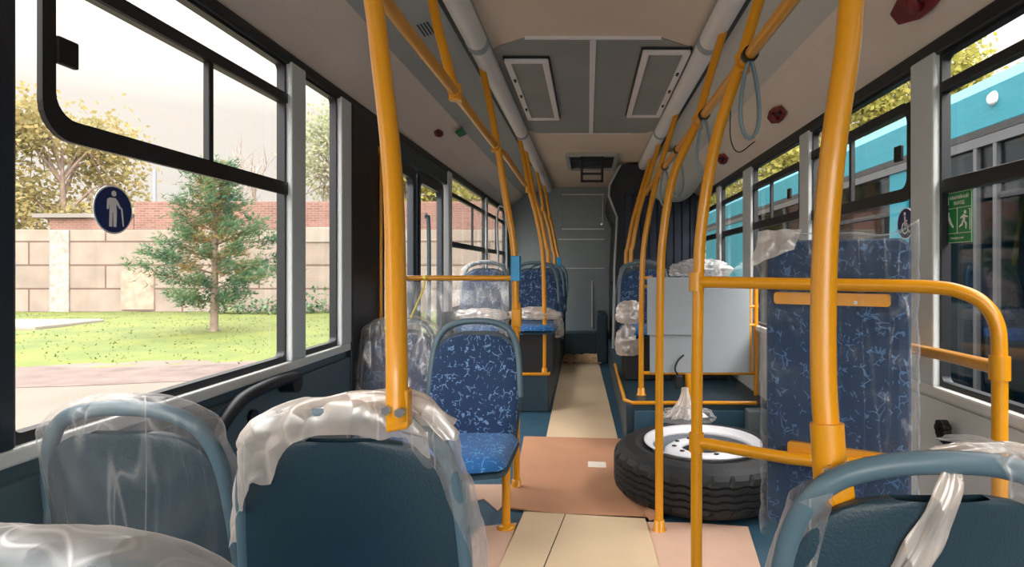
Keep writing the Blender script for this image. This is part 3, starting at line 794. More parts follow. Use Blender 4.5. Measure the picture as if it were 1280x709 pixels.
for (z, x0, x1) in ((1.108, -.17, .15), (.655, -.13, .17)):
    MB().prism(rrect(x0, x1, z - .018, z + .018, .010), 'y', -.045, -.028).build('mounting_bracket', YEL, pad)
    for x in (-.04, .06):
        MB().tube([(x, -.045, z - .008), (x, -.050, z - .008)], .006, 6).build('bolt', STEEL, pad)
# its film
def pad_film():
    mb = MB()
    def fn(t, v):
        a = 2 * PI * t; c, s_ = math.cos(a), math.sin(a)
        cap = .10
        if v < cap: k = v / cap; z = 1.300 + .004 * (1 - k)
        else: k = 1; z = 1.300 - (v - cap) / (1 - cap) * .93
        px = (PWID + .012) * k * math.copysign(abs(c) ** .35, c); py = .045 * k * math.copysign(abs(s_) ** .5, s_)
        p = Vector((px, py, z))
        w_ = ridge(p, 9, 3.1, (1, 1, .8)) * .006 + ridge(p, 22, 5.1) * .004
        z2 = z
        if px < -.08 and z > 1.2: z2 += .0; w_ += .010 * ridge(p, 14, 8)
        if px > .17 and z > 1.25: z2 += .03 * (px - .17) / .04
        if s_ < 0 and z > 1.05: py -= .0
        return (px + c * w_ * 1.2, py + s_ * w_ + (.0), z2 + (.01 * nz(px * 12, z * 5, 2) if v < .3 else 0))
    mb.grid(fn, 150, 90, True, closeu=True)
    o = mb.build(CV, FILMT); o.location = pad.location; o.rotation_euler = pad.rotation_euler
    tag(o, 'thin film sleeve around the tall blue padded board', 'plastic cover')
    # torn milky flap at the top left corner
    m2 = MB()
    def f2(u, v):
        x = -PWID - .015 + .13 * u - .02 * v; z = 1.315 - v * (.11 - .05 * u); y = -.055 - .012 * ridge((x, 0, z), 16, 4) - .01 * v
        return (x + .01 * nz(z * 20, u * 3, 1), y, z + .01 * nz(x * 20, 2, 3))
    m2.grid(f2, 24, 24)
    m2.build('torn_flap', FILMW, o)
pad_film()

# grey partition on the right platform
pt = thing('seat_partition', 'grey partition boards in a yellow frame on the right platform', 'partition', (.372, 4.14, PZ))
def rel(o, mb, name, m, bevel=0):
    ob = mb.build(name, m, o, bevel=bevel)
    l = Vector(o.location); ob.data.transform(Matrix.Translation(-l)); return ob
rel(pt, MB().box(.41, .73, 4.10, 4.112, .735, 1.135), 'upper_board', BOARD, .003)
rel(pt, MB().box(.43, 1.125, 4.118, 4.13, .47, 1.06), 'lower_board', BOARD, .003)
rel(pt, MB().tube([(.372, 4.14, 1.13), (.45, 4.14, 1.13)], .012), 'frame_tube', YEL)
rel(pt, MB().tube([(.36, 4.14, .465), (1.17, 4.14, .465)], .013), 'frame_tube', YEL)
rel(pt, MB().tube([(.36, 4.14, 1.07), (.74, 4.14, 1.075), (1.135, 4.14, 1.075), (1.135, 4.14, .46)], .010), 'frame_tube', YEL)
rel(pt, MB().tube([(1.175, 4.14, PZ), (1.175, 4.14, 1.12)], .015), 'frame_tube', YEL)
for z in (.80, .93):
    rel(pt, MB().tube([(1.12, 4.14, z), (1.19, 4.14, z)], .012), 'connector', YEL)
for x in (.80, .95):
    rel(pt, MB().tube([(x, 4.10, 1.075), (x, 4.14, 1.075)], .008, 8), 'bolt', STEEL)
bk = thing('belt_buckle_mount', 'yellow mount with black buckle below the grey boards behind the tyre', 'mount', (.66, 4.09, .42))
rel(bk, MB().tube([(.70, 4.09, PZ), (.69, 4.09, .47)], .024, 12), 'post', YEL)
rel(bk, MB().box(.60, .655, 4.06, 4.1, .37, .46), 'buckle', BLACKP, .008)
rel(bk, MB().tube([(.63, 4.08, .45), (.60, 4.08, .50), (.62, 4.08, .56), (.66, 4.08, .60)], .006, 6, smooth_path=4), 'strap', BLACKP)
o = MB().box(1.02, 1.15, 3.76, 3.865, .10, .29).build('junction_box', mat('grey_box_plastic', (110, 122, 128), .5), bevel=.012); tag(o, 'small grey box fixed to the platform riser behind the blue pad', 'box')
o = MB().box(.3, 1.15, 3.852, 3.866, .02, .27).build('trim_riser_panel', TEALF, bevel=.004); struct(o)

# hanging straps
def strap(x, y, z, w_, l, label, rz=.5):
    t = thing('hand_strap', label, 'strap', (x, y, z), rz, 'grey hand straps on the right rail')
    pts = []
    for k in range(25):
        a = -PI / 2 + 2 * PI * k / 24 + PI
        yy = math.sin(a); pts.append((w_ * math.cos(a) * (.45 + .55 * (1 - yy) / 2) , 0, -l / 2 - .02 + yy * l / 2))
    MB().tube(pts[:-1], .0055, 8, closed=True, rx=.011).build('loop', STRAP, t)
    MB().lathe([(RP + .001, -.016), (RP + .006, -.016), (RP + .006, .016), (RP + .001, .016)], 16, closed=True).build('collar', BLACKP, t).rotation_euler = (PI / 2, 0, -rz)
strap(HR, 1.83, HZ, .040, .24, 'grey loop strap nearest the camera on right overhead rail', .15)
strap(HR, 2.55, HZ, .042, .24, 'grey loop strap second along the right overhead rail', .2)
strap(HR, 3.30, HZ, .042, .24, 'grey loop strap third along the right overhead rail', .25)
strap(HR, 3.85, HZ, .042, .24, 'grey loop strap farthest along the right overhead rail', .2)
cb = [(.53, 2.2, 1.80), (.53, 2.2, 1.68), (.56, 2.2, 1.63), (.62, 2.2, 1.67)]
o = MB().tube(cb, .0022, 6, smooth_path=6).build('loose_cable', BLACKP); tag(o, 'thin dark loose cable end beside the nearest hand strap', 'cable')

# ------------------------------------------------------------------ spare tyre
ty = thing('spare_tyre', 'black spare bus tyre lying flat on the floor with white rim', 'tyre', (.615, 3.19, .004))
TR, TH = .475, .262
def tyre():
    prof = [(.285, .03), (.300, .018), (.36, .006), (.42, .012), (.452, .03), (.470, .05)]
    zc = []
    grooves = [.082, .115, .147, .18]
    for g in grooves:
        zc += [(TR, g - .007, 0), (TR - .011, g - .003, 1), (TR - .011, g + .003, 1), (TR, g + .007, 0)]
    low = [(r, z, 0) for r, z in prof]
    top = [(r, TH - z, 0) for r, z in reversed(prof)]
    P = low + zc + top + [(.275, TH - .06, 0), (.275, .06, 0)]
    n = 180; mb = MB(); m = len(P); vs = []
    for k in range(n):
        a = 2 * PI * k / n; zig = .003 * (1 if (k // 3) % 2 else -1)
        for i, (r, z, g) in enumerate(P):
            inzone = len(low) <= i < len(low) + len(zc)
            dz = zig if inzone else 0
            rr = r
            if not inzone and .04 < z < TH - .04 and r > .46: rr = r - (.010 if k % 6 == 0 else 0)
            vs.append((rr * math.cos(a), rr * math.sin(a), z + dz))
    fs = []
    for k in range(n):
        k2 = (k + 1) % n
        for i in range(m):
            j = (i + 1) % m; fs.append((k * m + i, k2 * m + i, k2 * m + j, k * m + j))
    sm = MB(); sm.add(vs, fs, False); return sm
tyre().build('tyre', RUBBER, ty)
mb = MB(); 
mb.lathe([(.268, .245), (.300, .262), (.312, .270), (.312, .262), (.292, .250), (.276, .242), (.270, .225), (.264, .225), (.266, .245)], 64, closed=True)
mb.build('rim', WHITEM, ty)
MB().lathe([(.270, .2249), (.266, .03), (.260, .03), (.264, .2249)], 64, closed=True).build('rim_barrel', mat('rim_shade_grey', (96, 102, 110), .5), ty)  # inner wall of the white rim, its self-shadow put in as grey
disc = MB(); disc.lathe([(.259, .05), (.232, .06), (.212, .15), (.200, .212), (.168, .234), (.120, .236), (.108, .222), (.108, .208), (.122, .222), (.155, .226), (.188, .204), (.202, .150), (.224, .05), (.256, .04)], 64, closed=True)
disc = disc.build('wheel_disc', WHITEM, ty)
for k in range(10):
    a = 2 * PI * k / 10
    MB().lathe([(0, 0), (.013, 0), (.013, .003), (0, .003)], 12, (.150 * math.cos(a), .150 * math.sin(a), .237)).build('bolt_hole', BLACKP, disc)
for k in range(6):
    a = 2 * PI * k / 6 + .3
    o = MB().lathe([(0, 0), (.020, 0), (.020, .004), (0, .004)], 14).build('hand_hole', BLACKP, disc)
    o.location = (.2075 * math.cos(a), .2075 * math.sin(a), .172); o.rotation_euler = (0, R(70), a)
MB().lathe([(0, .03), (.27, .03), (.27, .035), (0, .035)], 32).build('inner_face', BLACKP, ty)
crumple('plastic_bag', 'small tied clear bag standing on the rear of the tyre', 'bag', (.60, 3.60, .264), (.13, .06, .05), 3.3, FILM, .5)
MBg = MB()
def bagneck(t, v):
    a = 2 * PI * t; r = .018 + .10 * v ** 2.2; f = 1 + .25 * math.sin(a * 9 + v * 3)
    return (.60 + r * f * math.cos(a), 3.66 + r * f * .6 * math.sin(a), .46 - .18 * v)
MBg.grid(bagneck, 72, 20, True, closeu=True)
o = MBg.build('plastic_bag', FILMW); tag(o, 'gathered bag neck of milky film behind the tyre rim', 'bag')

# ------------------------------------------------------------------ boards and papers on the floor
def sheet(name, label, cat, px, m, z=.0015, th=.006, warp=.0):
    pts = [fl(x, y) for x, y in px]; mb = MB(); mb.prism(pts, 'z', z, z + th)
    o = mb.build(name, m); return tag(o, label, cat)
sheet('hardboard_sheet', 'long cream hardboard sheet down the rear aisle', 'board', [(681, 556), (774, 556), (748, 452), (703, 452)], HARDB, .001, .005)
sheet('cardboard_sheet', 'brown cardboard sheet with small white label by tyre', 'cardboard', [(655, 548), (777, 551), (792, 600), (812, 640), (806, 652), (700, 646), (628, 637), (645, 600)], CARD, .0075, .007)
sheet('paper_label', 'small white paper label on the brown cardboard', 'label', [(735, 580), (757, 581), (758, 588), (735, 587)], LAB, .0147, .001)
sheet('cardboard_sheet', 'pinkish cardboard scrap under the uncovered blue seat', 'cardboard', [(585, 607), (640, 607), (628, 634), (622, 640), (605, 625), (590, 628)], PINKB, .001, .005)
def hb():
    t = thing('hardboard_sheet', 'wide cream folded hardboard panel at bottom centre of the aisle', 'board', (0, 2.6, .0075))
    z = .001
    A_ = [fl(*q) for q in ((655, 643), (706, 646), (668, 740), (612, 740))]
    B_ = [fl(*q) for q in ((707.5, 646), (806, 650), (832, 740), (670, 740))]
    for q in (A_, B_):
        MB().prism([(a, b - 2.6) for a, b in q], 'z', 0.0, .007).build('leaf', HARDB, t, bevel=.001)
hb()
sheet('cardboard_sheet', 'pinkish cardboard to the right under the near pole', 'cardboard', [(800, 654), (862, 655), (935, 660), (960, 740), (826, 740)], PINKB, .001, .005)
sheet('cardboard_sheet', 'pale pink cardboard beside the bare teal seat', 'cardboard', [(600, 660), (646, 655), (618, 740), (560, 740), (575, 690)], PINKB, .001, .005)
# torn kraft paper at the rear step
mb = MB()
def kf(u, v):
    x = -.33 + .50 * u; y = 7.35 + .70 * v
    return (x, y, .012 + .028 * abs(nz(x * 9, y * 9, 1)) * 2)
mb.grid(kf, 20, 20); o = mb.build('kraft_paper', KRAFT); tag(o, 'crumpled kraft paper in front of the rear step', 'paper')
# dark mat in the aisle
o = sheet('curled_paper', 'curled brown paper edge leaning against the tyre', 'paper', [(806, 648), (812, 634), (828, 652), (812, 655)], CARD, .016, .02)

# ------------------------------------------------------------------ ceiling fittings
for s, lb in ((-1, 'left'), (1, 'right')):
    x = CX + s * .572
    t = thing('light_strip', 'long white tubular light cover along the %s of the ceiling' % lb, 'ceiling light', (x, 0, CZ - .036), 0, 'ceiling light covers')
    for (a, b) in ((-1.5, .95), (.99, 2.9), (2.94, 4.85), (4.89, 6.8 if s > 0 else 8.35)):
        MB().tube([(0, a, 0), (0, b, 0)], .052, 20).build('diffuser', WHITEP, t)
    for y in (.97, 2.92, 4.87):
        MB().tube([(0, y - .03, 0), (0, y + .03, 0)], .056, 20).build('joint_band', BOARD, t)
    MB().box(-.05, .05, -1.5, 6.3, .012, .034).build('mounting_rail', BOARD, t)
for (x0, x1, y0, y1, lb) in ((-.455, -.215, 3.2, 4.48, 'left'), (.285, .535, 3.07, 4.40, 'right')):
    cx, cy = (x0 + x1) / 2, (y0 + y1) / 2
    t = thing('ceiling_vent', 'rectangular grey ceiling flap vent, the %s one of the pair' % lb, 'vent', (cx, cy, CZ - .007), 0, 'ceiling vents')
    hx, hy = (x1 - x0) / 2, (y1 - y0) / 2
    MB().ring(rrect(-hx, hx, -hy, hy, .012), rrect(-hx + .035, hx - .035, -hy + .035, hy - .035, .008), 'z', -.028, 0).build('frame', WHITEP, t, bevel=.003)
    MB().ring(rrect(-hx - .008, hx + .008, -hy - .008, hy + .008, .012), rrect(-hx, hx, -hy, hy, .01), 'z', -.012, 0).build('rubber_edge', BLACKP, t)
    MB().box(-hx + .034, hx - .034, -hy + .034, hy - .034, -.016, -.010).build('flap', CGREY, t)
    for yy in (-hy * .5, 0, hy * .5):
        MB().box(hx - .028 if lb == 'right' else -hx + .016, hx - .016 if lb == 'right' else -hx + .028, yy - .02, yy + .02, -.036, -.028).build('hinge', BLACKP, t)
h = thing('roof_hatch', 'dark roof hatch opening near the rear with hanging black rack', 'hatch', (.04, 6.35, CZ))
MB().ring(rrect(-.27, .27, -.45, .45, .05), rrect(-.23, .23, -.40, .40, .03), 'z', -.035, 0).build('frame', COVED, h)
MB().box(-.235, .235, -.405, .405, -.012, -.006).build('cover', BLACKP, h)
rk = MB().box(-.115, -.09, -.42, -.39, -.29, -.01).box(.09, .115, -.42, -.39, -.29, -.01)
for z in (-.29, -.215, -.15, -.06): rk.box(-.115, .115, -.42, -.39, z, z + .022)
rk.build('rack', BLACKP, h, bevel=.003)
MB().box(-.22, .22, -.30, -.27, -.05, -.03).build('crossbar', BLACKP, h)

def alarm(x, y, z, s, label, tilt):
    t = thing('alarm_valve', label, 'alarm button', (x, y, z), 0, 'red emergency valves')
    t.rotation_euler = (0, tilt, 0)
    MB().prism([(-.022, -.10), (.022, -.10), (.038, -.02), (.038, .03), (.018, .10), (-.018, .10), (-.038, .03), (-.038, -.02)], 'z', -.014, 0).build('base', RED, t, bevel=.005)
    MB().lathe([(0, -.035), (.020, -.032), (.024, -.014), (0, -.012)], 20).build('knob', RED, t)
    MB().box(-.008, .008, -.085, -.03, -.026, -.014).build('lever', BLACKP, t, bevel=.003)
    t.scale = (s, s, s)
TILR = math.atan2(.24, .19)
def covep(s, k):
    X = XL if s < 0 else XR; zh = ZHL if s < 0 else ZHR
    a = Vector((X - s * .10, zh + .125)); b = Vector((X - s * .19, 2.17)) ; q = a.lerp(b, k)
    return q.x, q.y
tr = math.atan2(2.17 - ZHR - .125, .09); tl = math.atan2(2.17 - ZHL - .125, .09)
x, z = covep(1, .2)
alarm(x, 1.93, z - .004, 1.4, 'red emergency valve on the right cove, nearest the camera', tr)
alarm(x, 3.38, z - .004, 1.2, 'red emergency valve on the right cove above the second pillar', tr)
alarm(x, 4.75, z - .004, 1.2, 'red emergency valve on the right cove, farthest back', tr)
x, z = covep(-1, .3)
alarm(x, 4.05, z - .004, .75, 'red emergency valve on the left cove above the door', -tl)
q = covep(-1, .95)
o = MB().box(-.03, .03, -.07, .07, -.014, 0).build('green_handle', GREENP, bevel=.005); o.location = (q[0] + .05, 4.25, q[1] + .008); o.rotation_euler = (0, -.42, 0); tag(o, 'small green handle on the ceiling cove above the door', 'handle')
# louvre on left duct, green label on right duct
lv = thing('ceiling_louvre', 'small black slotted louvre on the left ceiling duct', 'vent', (-.735, 2.68, 2.286)); lv.rotation_euler = (0, -.27, 0)
MB().box(-.035, .035, -.075, .075, -.004, .004).build('plate', COVED, lv)
for k in range(4): MB().box(-.026 + .015 * k, -.018 + .015 * k, -.065, .065, -.007, -.003).build('slot', BLACKP, lv)
o = MB().box(-.035, .035, -.05, .05, -.003, .001).build('ceiling_sticker', SGREEN); o.location = (.80, 2.62, 2.283); o.rotation_euler = (0, .27, 0); tag(o, 'small green sticker on the right ceiling duct', 'sticker')
# bulging duct cover in front of the engine tower
mb = MB()
def bulge(t, v):
    a = PI * t
    x = .90 + .24 * math.copysign(abs(math.cos(a)) ** .6, math.cos(a)); z = 2.24 - .33 * math.sin(a) ** .7 * math.sin(PI * min(1, v * 1.1) * .5 + .0) ** .5
    return (x, 5.3 + 1.08 * v, z)
mb.grid(bulge, 24, 16); bo = mb.build('trim_duct_bulge', DUCTR); struct(bo)
# pipe loop on the left rear
o = MB().tube([(-1.06, 7.0, PZ), (-1.06, 7.0, 1.2), (-1.06, 6.9, 1.7), (-1.03, 6.8, 1.88), (-.98, 6.75, 1.90), (-.93, 6.7, 1.80), (-.92, 6.7, 1.3), (-.92, 6.7, PZ)], .012, 8, smooth_path=5).build('rear_pipe', BOARD); tag(o, 'thin grey pipe loop by the far left windows', 'pipe')

# ------------------------------------------------------------------ engine tower at the rear right
tw = thing('engine_cabinet', 'tall dark engine cabinet filling the rear right corner', 'cabinet', (.75, 7.4, PZ))
m_ = MB()
prof = [(.30, PZ), (.30, 1.15), (.33, 1.75), (.24, 1.98), (.25, 2.10), (.36, 2.32), (XR - .002, 2.32), (XR - .002, PZ)]
m_.prism(prof, 'y', 6.42, Y1 - .002)
rel(tw, m_, 'body', DARKF)
m_ = MB()
for k in range(9):
    x = .40 + k * .088
    m_.box(x, x + .080, 6.395, 6.419, PZ + .3, 2.0)
rel(tw, m_, 'front_panel', DNAVY, .01)
rel(tw, MB().tube([(.27, 6.40, .33), (.285, 6.40, 1.2), (.315, 6.40, 1.75), (.225, 6.40, 1.98), (.235, 6.40, 2.1), (.35, 6.40, 2.31)], .012, 8), 'edge_tube', COVED)
for z in (1.0, 1.7): rel(tw, MB().box(.26, .29, 6.8, 6.85, z, z + .04), 'hinge', BLACKP)

# ------------------------------------------------------------------ left wall handle, right wall knob
hd = thing('grab_handle', 'black curved armrest handle on the left wall below the window', 'handle', (XL + .02, 1.9, .80))
P = [(XL + .045, 1.72, .64), (XL + .055, 1.75, .71), (XL + .06, 1.81, .762), (XL + .06, 1.89, .790), (XL + .06, 2.05, .800), (XL + .06, 2.20, .795)]
rel(hd, MB().tube(P, .022, 12, smooth_path=6, rx=.020), 'grip', BLACKP)
rel(hd, MB().tube([(XL + .02, 2.19, .775), (XL + .078, 2.19, .775)], .036, 16), 'end_mount', BLACKP)
rel(hd, MB().tube([(XL + .018, 1.72, .64), (XL + .06, 1.72, .64)], .026, 14), 'end_mount', BLACKP)
rel(hd, MB().tube([(XL + .018, 1.99, .70), (XL + .03, 1.99, .70)], .024, 16), 'cap', BLACKP)
kb = thing('knob_clamp', 'black round knob clamp on the right wall panel', 'knob', (XR - .02, 1.93, .64))  # round black knob on a stem, fixed to the wall panel
rel(kb, MB().tube([(XR - .012, 1.93, .635), (XR - .035, 1.93, .64), (XR - .05, 1.93, .655)], .016, 12, smooth_path=3), 'stem', BLACKP)
g = MB(); 
for k in range(7):
    a = 2 * PI * k / 7; g.tube([(XR - .055, 1.93 + .018 * math.cos(a), .675 + .018 * math.sin(a)), (XR - .032, 1.93 + .018 * math.cos(a), .675 + .018 * math.sin(a))], .013, 10)
rel(kb, g, 'knob_head', BLACKP)
rel(kb, MB().prism(rrect(1.895, 1.945, .575, .63, .012), 'x', XR - .035, XR - .012), 'clamp_plate', BLACKP)
o = MB().tube([(XR - .012, 2.28, .655), (XR - .022, 2.28, .655)], .010, 14).build('wall_button', WHITEP); tag(o, 'tiny round button on the right wall beside the blue pad', 'button')
o = MB().prism([(2.23, .93), (2.29, .93), (2.26, 1.0)], 'x', XR - .035, XR - .028).build('rail_cap', YEL); tag(o, 'small yellow bracket on the pillar above the side rail', 'bracket')

# ------------------------------------------------------------------ stickers
def sticker(s, y, z, d, label, fig):
    X = (XL - .0175 if s < 0 else XR + .0175)
    t = thing('round_sticker', label, 'sticker', (X, y, z))
    def disc(r, x0, x1): 
        return MB().prism([(r * math.cos(2 * PI * k / 40), r * math.sin(2 * PI * k / 40)) for k in range(40)], 'x', x0, x1)
    e = -s * .001
    disc(d / 2, 0, e).build('ring', SWHITE, t); disc(d / 2 - .004, e, 2 * e).build('disc', SNAVY, t)
    u = d / 2; m_ = MB(); q0, q1 = 2 * e, 3 * e
    m = -s   # mirror so the figure reads from inside
    def P_(pts): m_.prism([(m * a * u * (1), b * u) for a, b in pts], 'x', q0, q1)
    if fig == 'elder':
        P_([(.0 + .12 * math.cos(k * PI / 8), .66 + .12 * math.sin(k * PI / 8)) for k in range(16)])
        P_([(-.22, .48), (.10, .48), (.14, -.02), (.12, -.70), (-.02, -.70), (-.03, -.1), (-.07, -.1), (-.10, -.70), (-.24, -.70), (-.22, -.0)])
        P_([(-.22, .48), (-.34, .40), (-.36, .0), (-.28, .0), (-.22, .34)])
        P_([(.08, .48), (.20, .36), (.36, .10), (.30, .05), (.12, .26)])
        P_([(.26, .12), (.36, .14), (.44, .06), (.52, -.66), (.46, -.66), (.37, .04), (.33, .07)])
    else:
        P_([(-.05 + .12 * math.cos(k * PI / 8), .62 + .12 * math.sin(k * PI / 8)) for k in range(16)])
        P_([(-.12, .46), (.04, .46), (.06, -.05), (.30, -.05), (.46, -.50), (.60, -.46), (.56, -.56), (.42, -.62), (.24, -.18), (-.10, -.18)])
        P_([(.0, .22), (.26, .22), (.26, .12), (.0, .12)])
        m_.ring([(m * (-.02 + .40 * math.cos(2 * PI * k / 24)) * u, (-.28 + .40 * math.sin(2 * PI * k / 24)) * u) for k in range(24)], [(m * (-.02 + .30 * math.cos(2 * PI * k / 24)) * u, (-.28 + .30 * math.sin(2 * PI * k / 24)) * u) for k in range(24)], 'x', q0, q1)
    m_.build('pictogram', SWHITE, t)
sticker(-1, 1.455, 1.343, .120, 'round navy sticker of a person with a cane on the left window', 'elder')
sticker(1, 2.268, 1.37, .120, 'round navy wheelchair sticker on the right window above the blue pad', 'chair')
sticker(1, 2.32, .87, .075, 'small round wheelchair sticker low on the right window', 'chair')
# emergency exit sticker
es = thing('exit_sticker', 'green emergency exit sticker on the near right window', 'sticker', (XR + .0175, 1.95, 1.367))
MB().box(-.001, 0, -.077, .077, -.085, .085).build('panel', SGREEN, es)
lines = MB()
for (a, b, c, d) in ((-.074, .074, .082, .0835), (-.074, .074, -.0835, -.082), (-.074, -.0725, -.083, .083), (.0725, .074, -.083, .083), (-.074, .074, .030, .0315), (-.001, .001, -.052, .030), (-.074, .074, -.053, -.0515)):
    lines.box(-.002, -.001, a, b, c, d)
lines.build('line', SWHITE, es)
# view from inside: text runs with decreasing Y on the right wall
def P2(pts, name, m=SWHITE):
    q = MB(); q.prism([(-a, b) for a, b in pts], 'x', -.0022, -.001); return q.build(name, m, es)
P2([(-.062, .044), (-.046, .044), (-.046, .072), (-.062, .072)], 'icon')
P2([(-.058, .048), (-.050, .048), (-.054, .068)], 'icon_figure', SGREEN)
for k, cxp in enumerate((-.037, .037)):
    q = MB()
    def H(pts): q.prism([(-(cxp + a), b) for a, b in pts], 'x', -.0022, -.001)
    if k == 1:
        H([(.004 + .006 * math.cos(j), .014 + .006 * math.sin(j)) for j in [2 * PI * i / 10 for i in range(10)]])
        H([(-.006, .008), (.006, .006), (.002, -.014), (-.008, -.012)])
        H([(-.006, .006), (-.020, -.002), (-.018, -.006), (-.004, .0)]); H([(.004, .004), (.018, .0), (.018, -.004), (.004, -.002)])
        H([(.0, -.012), (.012, -.022), (.010, -.040), (.006, -.040), (.006, -.024), (-.006, -.014)]); H([(-.004, -.012), (-.010, -.028), (-.026, -.034), (-.026, -.030), (-.014, -.022), (-.008, -.010)])
        H([(.022, .024), (.030, .024), (.030, -.045), (.027, -.045), (.027, .021), (.022, .021)])
    else:
        H([(-.010 + .006 * math.cos(j), .014 + .006 * math.sin(j)) for j in [2 * PI * i / 10 for i in range(10)]])
        H([(-.018, .006), (-.006, .008), (.006, -.012), (-.004, -.018)])
        H([(.004, -.012), (.018, -.030), (.014, -.034), (-.004, -.018)]); H([(-.018, .004), (-.022, -.016), (-.018, -.018), (-.012, .0)])
    q.build('pictogram', SWHITE, es)
def txt(s, size, loc, rot, parent, m, name='lettering'):
    cu = bpy.data.curves.new(name, 'FONT'); cu.body = s; cu.size = size; cu.align_x = 'CENTER'; cu.extrude = .0003
    o = bpy.data.objects.new(name, cu); C.objects.link(o)
    dg = bpy.context.evaluated_depsgraph_get(); me = bpy.data.meshes.new_from_object(o.evaluated_get(dg)); bpy.data.objects.remove(o)
    o = bpy.data.objects.new(name, me); C.objects.link(o); me.materials.clear(); me.materials.append(m)
    o.parent = parent; o.location = loc; o.rotation_euler = rot; return o
RT = (PI / 2, 0, -PI / 2)
txt('АВАРИЙНЫЙ', .015, (-.002, -.010, .060), RT, es, SWHITE)
txt('ВЫХОД', .015, (-.002, -.010, .042), RT, es, SWHITE)
txt('Emergency exit', .011, (-.002, 0, -.071), RT, es, SWHITE)

# ------------------------------------------------------------------ outside: ground, wall, trees
GZ = -.42
struct(MB().box(-70, 60, -30, 110, GZ - .1, GZ).build('floor_yard_asphalt', ASPH))
gmb = MB()
def gr(u, v):
    x = -45 + 43.5 * u; y0 = 9.6 + .5 * math.sin(x * .8) + .25 * nz(x, 1, 2) * 3; y = y0 + (21.45 - y0) * v
    return (x, y, GZ + .02 + .05 * abs(nz(x * .8, y * .8, 3)) + (0 if v > .05 else -.03))
gmb.grid(gr, 120, 50); g = gmb.build('grass_lawn', GRASS); tag(g, 'sunlit short grass strip between asphalt and wall', 'grass', kind='stuff')
dm = MB()
def dg_(u, v):
    x = -30 + 26 * u; y = 8.3 + .3 * math.sin(x) + 1.6 * v; return (x, y, GZ + .005 + .03 * math.sin(v * PI) * abs(nz(x * 2, y * 2, 4)) * 2)
dm.grid(dg_, 80, 14); o = dm.build('dirt_edge', DIRT); tag(o, 'strip of bare dirt and leaves along the grass edge', 'dirt', kind='stuff')
# blades
random.seed(4)
bm_ = MB(); vs = []; fs = []
for k in range(4000):
    x = random.uniform(-26, -3); y = random.uniform(9.8, 21.3); h_ = random.uniform(.0, .03); a = random.uniform(0, PI); w2 = .02
    b = len(vs); vs += [(x - w2 * math.cos(a), y - w2 * math.sin(a), GZ + .02), (x + w2 * math.cos(a), y + w2 * math.sin(a), GZ + .02), (x + random.uniform(-.05, .05), y + random.uniform(-.05, .05), GZ + .04 + h_)]; fs.append((b, b + 1, b + 2))
bm_.add(vs, fs); o = bm_.build('grass_blades', GRASS); tag(o, 'loose grass blades standing over the lawn', 'grass', kind='stuff')
o = MB().box(-21, -14.2, 15.2, 17.4, GZ, GZ + .12).build('concrete_slab', SLABC, bevel=.03); tag(o, 'pale concrete slab lying on the grass at the far left', 'slab')

# boundary wall
def wallmat(name, c1, c2, mort, bw, bh, ms):
    m = bpy.data.materials.new(name); m.use_nodes = True; nt = m.node_tree; L = nt.links.new; b = nt.nodes['Principled BSDF']; b.inputs['Roughness'].default_value = .9
    t = nt.nodes.new('ShaderNodeTexCoord'); sp = nt.nodes.new('ShaderNodeSeparateXYZ'); cb_ = nt.nodes.new('ShaderNodeCombineXYZ')
    L(t.outputs['Object'], sp.inputs[0]); L(sp.outputs['X'], cb_.inputs[0]); L(sp.outputs['Z'], cb_.inputs[1])
    br = nt.nodes.new('ShaderNodeTexBrick'); br.inputs['Scale'].default_value = 1; br.inputs['Brick Width'].default_value = bw; br.inputs['Row Height'].default_value = bh
    br.inputs['Mortar Size'].default_value = ms; br.inputs['Color1'].default_value = srgb(*c1); br.inputs['Color2'].default_value = srgb(*c2); br.inputs['Mortar'].default_value = srgb(*mort)
    L(cb_.outputs[0], br.inputs[0])
    n = nt.nodes.new('ShaderNodeTexNoise'); n.inputs['Scale'].default_value = 1.3; n.inputs['Detail'].default_value = 6; L(t.outputs['Object'], n.inputs[0])
    mr = nt.nodes.new('ShaderNodeMapRange'); mr.inputs[1].default_value = .3; mr.inputs[2].default_value = .7; mr.inputs[3].default_value = .82; mr.inputs[4].default_value = 1.08; L(n.outputs[0], mr.inputs[0])
    mx = nt.nodes.new('ShaderNodeMix'); mx.data_type = 'RGBA'; mx.blend_type = 'MULTIPLY'; mx.inputs[0].default_value = 1
    L(br.outputs[0], mx.inputs[6]); L(mr.outputs[0], mx.inputs[7]); L(mx.outputs[2], b.inputs['Base Color']); return m
CONC = wallmat('concrete_blocks', (128, 116, 106), (120, 108, 99), (86, 68, 60), 5.6, .86, .035)
BRICK = wallmat('red_brick', (124, 84, 76), (100, 68, 60), (120, 104, 94), .26, .085, .012)
WY = 21.6
bw = thing('boundary_wall', 'long pale concrete block wall topped with red brick behind the grass', 'wall', (-12, WY, GZ))
rel(bw, MB().box(-26, -2, WY, WY + .4, GZ, GZ + 3.02), 'block_base', CONC, .02)
rel(bw, MB().box(-16.6, -2, WY + .05, WY + .4, GZ + 3.021, GZ + 4.05), 'brick_top', BRICK, .02)
rel(bw, MB().box(-19.7, -16.62, WY + .05, WY + .4, GZ + 3.021, GZ + 3.45), 'brick_top', BRICK, .02)
rel(bw, MB().box(-20.2, -16.65, WY - .1, WY + .5, GZ + 3.452, GZ + 3.60), 'coping', mat('dark_coping', (110, 104, 100), .9))
rel(bw, MB().box(-10.3, -8.9, WY - .05, WY + .049, GZ + 2.55, GZ + 3.1), 'patch_block', SLABC, .03)
rel(bw, MB().box(-19.6, -18.9, WY - .06, WY - .001, GZ, GZ + 3.0), 'buttress', mat('grey_buttress', (140, 132, 126), .9, var=.3))
